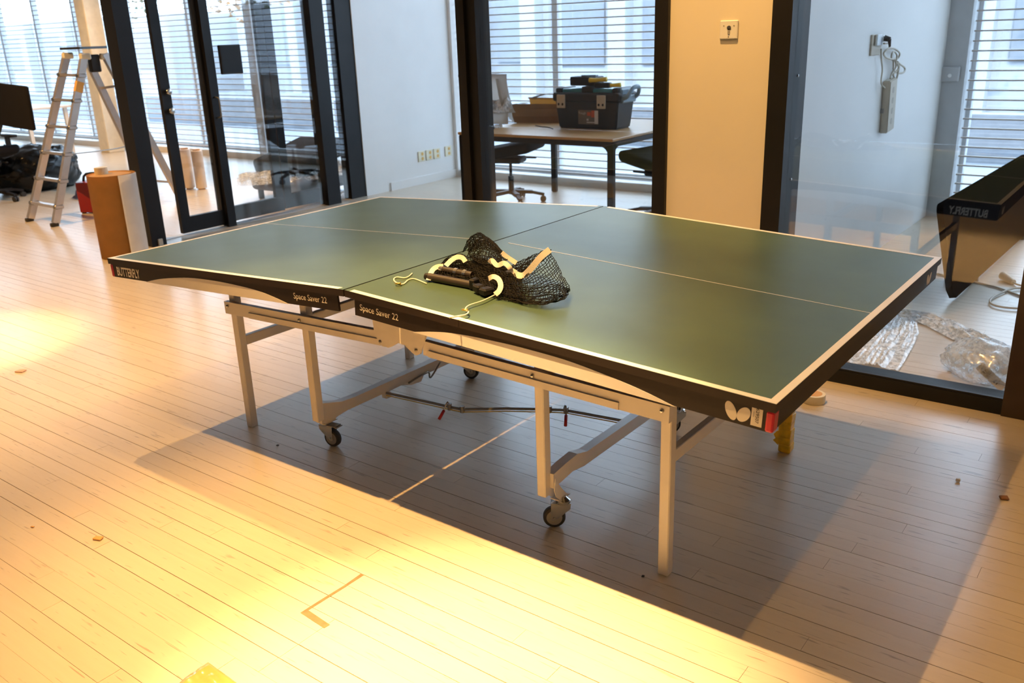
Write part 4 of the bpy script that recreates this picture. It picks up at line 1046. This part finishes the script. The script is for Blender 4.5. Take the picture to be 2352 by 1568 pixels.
# cardboard and paper on the desk
def sheet(path2, y0, y1, th, twist=0.0):
    """bent sheet: (x, z) profile extruded in y"""
    q = new(); P = smoothpts([(a, 0, b) for a, b in path2], 5); R0 = []; R1 = []
    for p in P: R0.append(q.verts.new((p.x, y0, p.z))); R1.append(q.verts.new((p.x + twist, y1, p.z)))
    for i in range(len(P) - 1): q.faces.new((R0[i], R0[i + 1], R1[i + 1], R1[i]))
    bmesh.ops.solidify(q, geom=list(q.faces), thickness=th); return q
cb = empty('cardboard_tray', (-2.70, 5.27, 0.7305)); cb.rotation_euler = (0, 0, 0.30); cb.scale = (0.85, 0.75, 1); tag(cb, 'open brown cardboard wrapper lying on the desk left of the toolbox', 'cardboard')
q = new()
for x0, x1, ya, yb in ((-0.56, 0.42, -0.20, -0.12),):
    n = bmesh.new(); P = [(-0.20, 0.004), (-0.21, 0.06), (-0.185, 0.125), (-0.15, 0.17)]
    ra = [n.verts.new((-0.52 - 0.02 * k, y, z)) for k, (y, z) in enumerate(P)]; rb_ = [n.verts.new((0.42, y + 0.02, z * 0.95)) for y, z in P]
    for k in range(3): n.faces.new((ra[k], rb_[k], rb_[k + 1], ra[k + 1]))
    bmesh.ops.solidify(n, geom=list(n.faces), thickness=0.005); merge(q, n)
box(q, -0.50, 0.42, -0.20, 0.20, 0.0, 0.006); obj('side_flap', q, M_CARDD, cb)
q = new(); n = bmesh.new(); P = [(0.18, 0.004), (0.20, 0.10), (0.16, 0.19), (0.10, 0.215)]
ra = [n.verts.new((-0.45, y, z)) for y, z in P]; rb_ = [n.verts.new((0.35, y, z * 0.9)) for y, z in P]
for k in range(3): n.faces.new((ra[k], rb_[k], rb_[k + 1], ra[k + 1]))
bmesh.ops.solidify(n, geom=list(n.faces), thickness=0.005); merge(q, n); obj('back_flap', q, mat('tan_cardboard', (0.62, 0.38, 0.13), 0.7), cb)
q = sheet([(-0.44, 0.205), (-0.25, 0.245), (-0.05, 0.25), (0.12, 0.235)], 0.02, 0.16, 0.002, 0.06); obj('grey_paper', q, mat('grey_paper', (0.42, 0.38, 0.37), 0.7), cb)
q = sheet([(-0.52, 0.005), (-0.60, 0.07), (-0.585, 0.15), (-0.50, 0.175), (-0.40, 0.172)], -0.215, -0.05, 0.003, 0.03); obj('end_flap', q, M_CARDL, cb)
wp = empty('wrapping_paper', (-3.06, 4.72, 0.7305)); wp.rotation_euler = (0, 0, 0.1); wp.scale = (0.62, 0.62, 0.98); tag(wp, 'tall curled sheet of white wrapping paper beside the black post', 'paper')
q = sheet([(-0.40, 0.02), (-0.42, 0.25), (-0.38, 0.42), (-0.10, 0.46), (0.16, 0.475)], 0.0, 0.12, 0.003, 0.05); obj('sheet', q, M_CARDL, wp)
q = new(); n = bmesh.new(); g2 = [[n.verts.new((-0.42 + 0.60 * i / 6, 0.05 * math.sin(i) * 0.4, 0.02 + 0.44 * j / 4)) for j in range(5)] for i in range(7)]
for i in range(6):
    for j in range(4): n.faces.new((g2[i][j], g2[i + 1][j], g2[i + 1][j + 1], g2[i][j + 1]))
bmesh.ops.solidify(n, geom=list(n.faces), thickness=0.003); merge(q, n); obj('sheet', q, M_CARDL, wp, True)
q = sheet([(0.02, 0.42), (0.06, 0.28), (0.12, 0.16), (0.16, 0.12)], -0.05, 0.08, 0.003, 0.10); obj('curled_corner', q, M_LINE, wp, True)
q = new(); crumple(q, [Vector((-0.45, -0.10, 0)), Vector((-0.2, -0.08, 0)), Vector((0.05, -0.05, 0)), Vector((0.22, 0.0, 0))], [0.25, 0.22, 0.15], 12, 6, 0.13, 4)
for v in q.verts: v.co.z += 0.06 + 0.10 * (v.co.x + 0.45)
obj('clear_film', q, M_FILM2, wp, True)
q = new(); crumple(q, [Vector((0.05, -0.36, 0)), Vector((0.16, -0.33, 0)), Vector((0.26, -0.30, 0))], [0.07, 0.06, 0.03], 6, 5, 0.04, 6); obj('film_scrap', q, M_FILM2, wp, True)
q = new(); box(q, -3.09, -2.90, 4.26, 4.48, 0.7305, 0.765, bevel=0.012); box(q, -3.09, -2.97, 4.28, 4.42, 0.76, 0.785, bevel=0.010)
o = obj('cable_box', q, M_BLACK); tag(o, 'low black box on the left end of the desk', 'box')
q = new(); tube(q, [at_z(u, v, 0.734) for u, v in [(1230, 288), (1245, 291), (1258, 292), (1270, 296)]], 0.004, 6, 4); tag(obj('thin_cable', q, M_BLACK), 'thin black cable on the desk beside the toolbox', 'cable')

def office_chair(loc, rot, label, back=True, arms=True):
    c = empty('office_chair', loc); c.rotation_euler = (0, 0, rot); tag(c, label, 'chair', 'black office chairs')
    q = new(); merge(q, rbox(0.56, 0.52, 0.10, 0.045, 4), Matrix.Translation((0, 0, 0.480)))
    for v in q.verts:
        v.co.z += 0.02 * (v.co.y / 0.25) ** 2 + 0.05 * (v.co.x / 0.28)
    obj('seat', q, M_FABRIC, c, True)
    q = new(); box(q, -0.15, 0.13, -0.10, 0.10, 0.375, 0.43, bevel=0.015); box(q, 0.0, 0.22, 0.10, 0.125, 0.40, 0.415, bevel=0.004); box(q, -0.27, -0.12, -0.03, 0.03, 0.38, 0.42, bevel=0.01); obj('tilt_mechanism', q, M_DPLASTIC, c)
    q = new(); cyl(q, (0, 0, 0.24), (0, 0, 0.39), 0.014, seg=14); cyl(q, (0, 0, 0.08), (0, 0, 0.25), 0.026, seg=14); obj('gas_column', q, M_BLACK, c, 'auto')
    for k in range(5):
        a = k * 2 * PI / 5 + 0.3; d = Vector((math.cos(a), math.sin(a), 0)); q = new()
        bar(q, d * 0.02 + Vector((0, 0, 0.105)), d * 0.20 + Vector((0, 0, 0.095)), 0.045, 0.030); bar(q, d * 0.19 + Vector((0, 0, 0.095)), d * 0.31 + Vector((0, 0, 0.068)), 0.034, 0.024)
        lg = obj('base_arm', q, M_BLACK, c)
        q = new(); pc = d * 0.30; ax_ = Vector((-d.y, d.x, 0))
        for sd in (-1, 1): cyl(q, pc + ax_ * (sd * 0.008) + Vector((0, 0, 0.028)), pc + ax_ * (sd * 0.022) + Vector((0, 0, 0.028)), 0.028, seg=14)
        obj('castor', q, M_TYRE, lg, 'auto')
    for sd in (-1, 1) if arms else ():
        q = new(); bar(q, (-0.05, sd * 0.20, 0.43), (-0.05, sd * 0.285, 0.45), 0.05, 0.02); bar(q, (-0.05, sd * 0.285, 0.44), (-0.05, sd * 0.285, 0.65), 0.05, 0.022, up=(1, 0, 0)); merge(q, rbox(0.24, 0.075, 0.03, 0.012, 2), Matrix.Translation((0, sd * 0.285, 0.66))); obj('armrest', q, M_DPLASTIC, c, 'auto')
    if back:
        q = new(); bar(q, (-0.26, 0, 0.40), (-0.30, 0, 0.62), 0.06, 0.02, up=(1, 0, 0)); obj('back_bracket', q, M_DPLASTIC, c)
        q = new(); merge(q, rbox(0.05, 0.46, 0.52, 0.023, 3), Matrix.Translation((-0.30, 0, 0.80)) @ Matrix.Rotation(-0.12, 4, 'Y'))
        for v in q.verts: v.co.x += 0.10 * (v.co.y / 0.23) ** 2 * 0.35
        obj('backrest', q, M_FABRIC, c, True)
    return c
office_chair((-3.10, 4.94, 0), 0.3, 'black office chair under the desk beside the black post', back=False, arms=False)
office_chair((-1.43, 4.80, 0), PI - 0.2, 'black office chair at the desk half hidden by the cream pier', arms=False)

# sockets on the white wall
for k, (y, z, lab) in enumerate(((5.40, 0.295, 'ivory wall socket nearest the sliding doors'), (5.525, 0.295, 'middle ivory wall socket of the row of three'), (5.65, 0.295, 'ivory wall socket at the right of the row of three'), (5.84, 0.30, 'separate ivory wall socket near the window'))):
    e_ = empty('double_socket', (-4.66, y, z)); tag(e_, lab, 'socket', 'ivory sockets on the white wall')
    q = new(); box(q, 0, 0.012, -0.052, 0.052, -0.055, 0.055, bevel=0.003); obj('plate', q, M_IVORY, e_)
    for dz in (-0.025, 0.025):
        q = new(); cyl(q, (0.012, 0.01, dz), (0.0135, 0.01, dz), 0.018, seg=12); obj('socket_hole', q, M_AMBER, e_)

# ================================================================ LEFT ROOM
# step ladder
ld = empty('step_ladder', (-6.45, 2.8, 0)); tag(ld, 'aluminium step ladder standing open beside the black corner post', 'ladder')
LO = -Vector(ld.location)
def lpart(nm, bm, m, smooth=False, parent=None):
    o = obj(nm, bm, m, parent or ld, smooth)
    if parent is None: o.location = LO
    return o
ZT = 1.50
fl = [(Vector((-6.655, 2.10, 0.0)), at_y(154, 122, 2.62)), (Vector((-6.165, 2.09, 0.0)), at_y(194, 124, 2.66))]
fr = [(Vector((-6.84, 3.50, 0.0)), at_y(200, 134, 2.98)), (Vector((-6.345, 3.52, 0.0)), at_y(240, 124, 3.00))]
for p, q_ in fl + fr:
    b_ = new(); bar(b_, p + (q_ - p) * 0.02, q_, 0.038 if p.y < 3 else 0.048, 0.062, up=(0, 1, 0.3)); lpart('ladder_rail', b_, M_ALU)
    b_ = new(); n = rbox(0.042, 0.07, 0.035, 0.006, 1); merge(b_, n, Matrix.Translation(p + Vector((0, 0, 0.018)))); lpart('rubber_foot', b_, M_TYRE)
for t in (0.115, 0.265, 0.42, 0.575, 0.73, 0.875):
    b_ = new(); a = fl[0][0].lerp(fl[0][1], t); c = fl[1][0].lerp(fl[1][1], t); e_ = (c - a).normalized() * 0.03
    bar(b_, a - e_, c + e_, 0.075, 0.024, up=(0, 0.12, 1)); lpart('tread', b_, M_ALU)
    for p in (a, c):
        b_ = new(); merge(b_, rbox(0.05, 0.08, 0.04, 0.008, 1), Matrix.Translation(p)); lpart('tread_bracket', b_, M_DSTEEL)
for t in (0.13, 0.44, 0.80):
    b_ = new(); bar(b_, fr[0][0].lerp(fr[0][1], t), fr[1][0].lerp(fr[1][1], t), 0.022, 0.022); lpart('rear_brace', b_, M_ALU)
pc = [at_y(137, 112, 2.58), at_y(184, 114, 2.60), at_y(246, 108, 3.06), at_y(205, 106, 3.06)]
zt = 1.515
b_ = new(); poly_prism(b_, [(p.x, p.y) for p in pc], 'z', zt, zt + 0.022); lpart('top_platform', b_, M_DPLASTIC)
for p, q_ in fl + fr:
    b_ = new(); merge(b_, rbox(0.045, 0.10, 0.055, 0.010, 1), Matrix.Translation(q_ + Vector((0, 0, -0.022)))); lpart('hinge_bracket', b_, M_IVORY)
b_ = new(); a = fl[1][0].lerp(fl[1][1], 0.78); c = fl[1][0].lerp(fl[1][1], 0.84); bar(b_, a, c, 0.041, 0.066, up=(0, 1, 0.3)); lpart('rail_sticker', b_, M_AMBER)
b_ = new(); a = fr[1][0].lerp(fr[1][1], 0.66); c = fr[1][0].lerp(fr[1][1], 0.78); bar(b_, a, c, 0.056, 0.068, up=(0, 1, 0.3)); lpart('rail_sleeve', b_, M_ORANGE)
b_ = new(); tube(b_, [fl[1][0].lerp(fl[1][1], 0.42), (-6.3, 2.9, 0.60), fr[1][0].lerp(fr[1][1], 0.44)], 0.006, 6, 5); lpart('spreader_cord', b_, M_DSTEEL)
b_ = new(); box(b_, -0.03, 0.03, -0.05, 0.05, -0.16, 0.0, bevel=0.01); o = obj('hanging_block', b_, M_DPLASTIC, ld); o.location = at_y(213, 125, 2.9) + LO
# brown paper roll
rl = empty('paper_roll', (-4.475, 1.775, 0)); tag(rl, 'tall roll of brown wrapping card standing by the corner post', 'roll')
q = new(); RR = 0.178; HH = 0.628; cs = []; turns = 1.45
for k in range(64):
    t = 0.35 + turns * 2 * PI * k / 63; r = RR * (1 - 0.16 * (k / 63)); cs.append((r * math.cos(t), r * math.sin(t)))
A = [q.verts.new((x, y, 0.0)) for x, y in cs]; B = [q.verts.new((x, y, HH)) for x, y in cs]
for k in range(63): q.faces.new((A[k], A[k + 1], B[k + 1], B[k]))
bmesh.ops.solidify(q, geom=list(q.faces), thickness=0.006); obj('rolled_card', q, M_CARD, rl, True)
q = new(); cs = []
for k in range(14):
    t = 0.35 - 0.05 + (-1.15) * k / 13 + 0.62; cs.append(((RR + 0.003) * math.cos(t), (RR + 0.003) * math.sin(t)))
A = [q.verts.new((x, y, 0.0)) for x, y in cs]; B = [q.verts.new((x, y, HH + 0.001)) for x, y in cs]
for k in range(13): q.faces.new((A[k], A[k + 1], B[k + 1], B[k]))
bmesh.ops.solidify(q, geom=list(q.faces), thickness=0.004); obj('white_liner', q, M_CARDL, rl, True)
q = new(); lathe(q, [(0.01, 0.0), (0.148, 0.0), (0.148, HH - 0.006), (0.01, HH - 0.006)], (0, 0, 0.0), 28); obj('inner_core', q, M_CARD, rl, 'auto')
q = new(); lathe(q, [(0.035, 0), (0.048, 0), (0.048, 0.05), (0.035, 0.05)], (0, 0, 0), 20); o = obj('adhesive_tape_roll', q, M_TAPEROLL, None, 'auto'); o.location = (-4.475 - 0.085, 1.775 - 0.02, HH - 0.0055); tag(o, 'pale tape roll resting on top of the brown card roll', 'tape roll')
# red toolbox
rt = empty('red_toolbox', (-6.47, 2.72, 0)); rt.rotation_euler = (0, 0, 0.5); tag(rt, 'small red metal toolbox on the floor behind the card roll', 'toolbox')
q = new(); box(q, -0.17, 0.17, -0.10, 0.10, 0.012, 0.30, bevel=0.006); obj('body', q, M_REDBOX, rt)
q = new(); box(q, 0.13, 0.172, -0.104, 0.104, 0.012, 0.30, bevel=0.004); obj('dark_end_panel', q, M_DPLASTIC, rt)
q = new(); tube(q, [(-0.14, 0, 0.30), (-0.10, 0, 0.37), (0.10, 0, 0.37), (0.14, 0, 0.30)], 0.012, 8, 3); obj('handle', q, M_BLACK, rt, True)
for sx in (-1, 1):
    for sy in (-1, 1):
        q = new(); box(q, sx * 0.14 - 0.015, sx * 0.14 + 0.015, sy * 0.08 - 0.015, sy * 0.08 + 0.015, 0, 0.014); obj('foot', q, M_TYRE, rt)
# blue cloth strip and dustpan behind the ladder
q = new(); crumple(q, [Vector((-7.55, 3.06, 0)), Vector((-7.2, 3.10, 0)), Vector((-6.95, 3.12, 0))], [0.20, 0.22, 0.15], 10, 7, 0.11, 14); o = obj('cloth_strip', q, mat('navy_cloth', (0.03, 0.03, 0.09), 0.8), None, True); tag(o, 'folded navy cloth on the floor behind the ladder', 'cloth')
dp = empty('dustpan', at_z(170, 405, 0)); tag(dp, 'grey dustpan standing against the cloth behind the ladder', 'dustpan')
q = new(); box(q, -0.13, 0.13, -0.02, 0.02, 0.0, 0.24, mtx=Matrix.Rotation(0.35, 4, 'X') @ Matrix.Rotation(-0.3, 4, 'Y'), bevel=0.008); obj('pan', q, mat('slate_plastic', (0.13, 0.15, 0.20), 0.4), dp)
# bin bag
bgp = empty('bin_bag', (-8.65, 3.12, 0)); tag(bgp, 'full black bin bag slumped on the floor behind the ladder', 'bag')
q = new(); bmesh.ops.create_icosphere(q, subdivisions=5, radius=1.0)
for v in q.verts:
    c = v.co.copy(); n_ = noise.noise(c * 1.6) * 0.14 + abs(noise.noise(c * 4.5)) * 0.16 + abs(noise.noise(c * 11)) * 0.05
    c = c * (1 + n_); up_ = 0.27 + 0.10 * max(0, c.y); v.co = Vector((c.x * 0.36, c.y * 0.48, max(c.z * up_, -0.215) + 0.218))
obj('body', q, M_BAG, bgp, True)
q = new(); crumple(q, [Vector((-0.35, -0.15, 0)), Vector((-0.1, 0.0, 0)), Vector((0.15, 0.25, 0))], [0.35, 0.42, 0.30], 14, 8, 0.13, 21)
for v in q.verts: v.co.z += 0.38
obj('open_top', q, M_BAG, bgp, True)
# black chair at the left edge
lc_ = office_chair((-8.25, 2.50, 0), 0, 'black office chair cut by the left edge of the frame', back=False)
q = new(); n = rbox(0.80, 0.045, 0.42, 0.02, 3); merge(q, n, Matrix.Translation((0.82, 0.0, 1.01)) @ Matrix.Rotation(0.05, 4, 'Y')); obj('backrest', q, M_FABRIC, lc_, 'auto')
q = new(); bar(q, (0.10, 0, 0.43), (0.55, 0.04, 0.95), 0.06, 0.025, up=(0, 1, 0)); obj('back_bracket', q, M_DPLASTIC, lc_)
# white side table further back
wt = empty('white_table', (-11.95, 4.85, 0)); tag(wt, 'white table near the windows behind the ladder', 'table')
q = new(); box(q, -0.9, 0.47, -0.35, 0.35, 0.70, 0.73, bevel=0.004); obj('top', q, M_LINE, wt)
for x, y in ((0.40, -0.28), (0.40, 0.28), (-0.8, -0.28), (-0.8, 0.28)):
    q = new(); box(q, x - 0.025, x + 0.025, y - 0.025, y + 0.025, 0, 0.70); obj('leg', q, M_LINE, wt)
# two wrapped film rolls
for i, (u, v, lab) in enumerate(((437, 433, 'left roll of stretch film standing behind the sliding door'), (464, 434, 'right roll of stretch film standing behind the sliding door'))):
    e_ = empty('film_roll', at_z(u, v, 0)); tag(e_, lab, 'roll', 'stretch film rolls behind the sliding door')
    q = new(); lathe(q, [(0.052, 0.012), (0.060, 0.014), (0.060, 0.43 - 0.012 * i), (0.052, 0.435 - 0.012 * i)], (0, 0, 0), 24); obj('film', q, mat('stretch_film', (0.78, 0.66, 0.55), 0.35, var=0.05), e_, 'auto')
    q = new(); lathe(q, [(0.030, 0.0), (0.040, 0.0), (0.040, 0.45 - 0.012 * i), (0.030, 0.45 - 0.012 * i)], (0, 0, 0), 18); obj('core', q, M_CARD, e_, 'auto')
# wrapped chair heap behind the fixed pane
hp = empty('wrapped_bundle', (-5.35, 4.05, 0)); tag(hp, 'black cushions bundled in clear plastic behind the glass partition', 'bundle')
q = new(); n = rbox(0.70, 0.75, 0.16, 0.04, 3); merge(q, n, Matrix.Translation((0.0, 0.30, 0.40)) @ Matrix.Rotation(0.22, 4, 'X') @ Matrix.Rotation(0.1, 4, 'Z')); obj('cushion', q, M_FABRIC, hp, 'auto')
q = new(); n = rbox(0.75, 0.8, 0.14, 0.05, 3); merge(q, n, Matrix.Translation((0.05, 0.25, 0.16))); obj('cushion', q, mat('grey_cushion', (0.10, 0.09, 0.09), 0.7), hp, 'auto')
q = new(); crumple(q, [Vector((-0.3, -0.30, 0)), Vector((0.0, 0.05, 0)), Vector((0.15, 0.40, 0)), Vector((0.2, 0.75, 0))], [0.5, 0.75, 0.8, 0.7], 16, 8, 0.12, 31)
for v in q.verts: v.co.z += 0.20 + 0.05 * v.co.y
obj('plastic_cover', q, M_FILM, hp, True)
q = new(); crumple(q, [Vector((0.25, -0.35, 0)), Vector((0.38, 0.05, 0)), Vector((0.42, 0.6, 0))], [0.3, 0.35, 0.3], 12, 8, 0.10, 37); obj('plastic_cover', q, M_FILM2, hp, True)
for x, y in ((-0.25, -0.08), (0.35, -0.08), (-0.25, 0.6), (0.35, 0.6)):
    q = new(); cyl(q, (x, y, 0), (x, y, 0.12), 0.03, seg=12); obj('castor_foot', q, M_TYRE, hp)
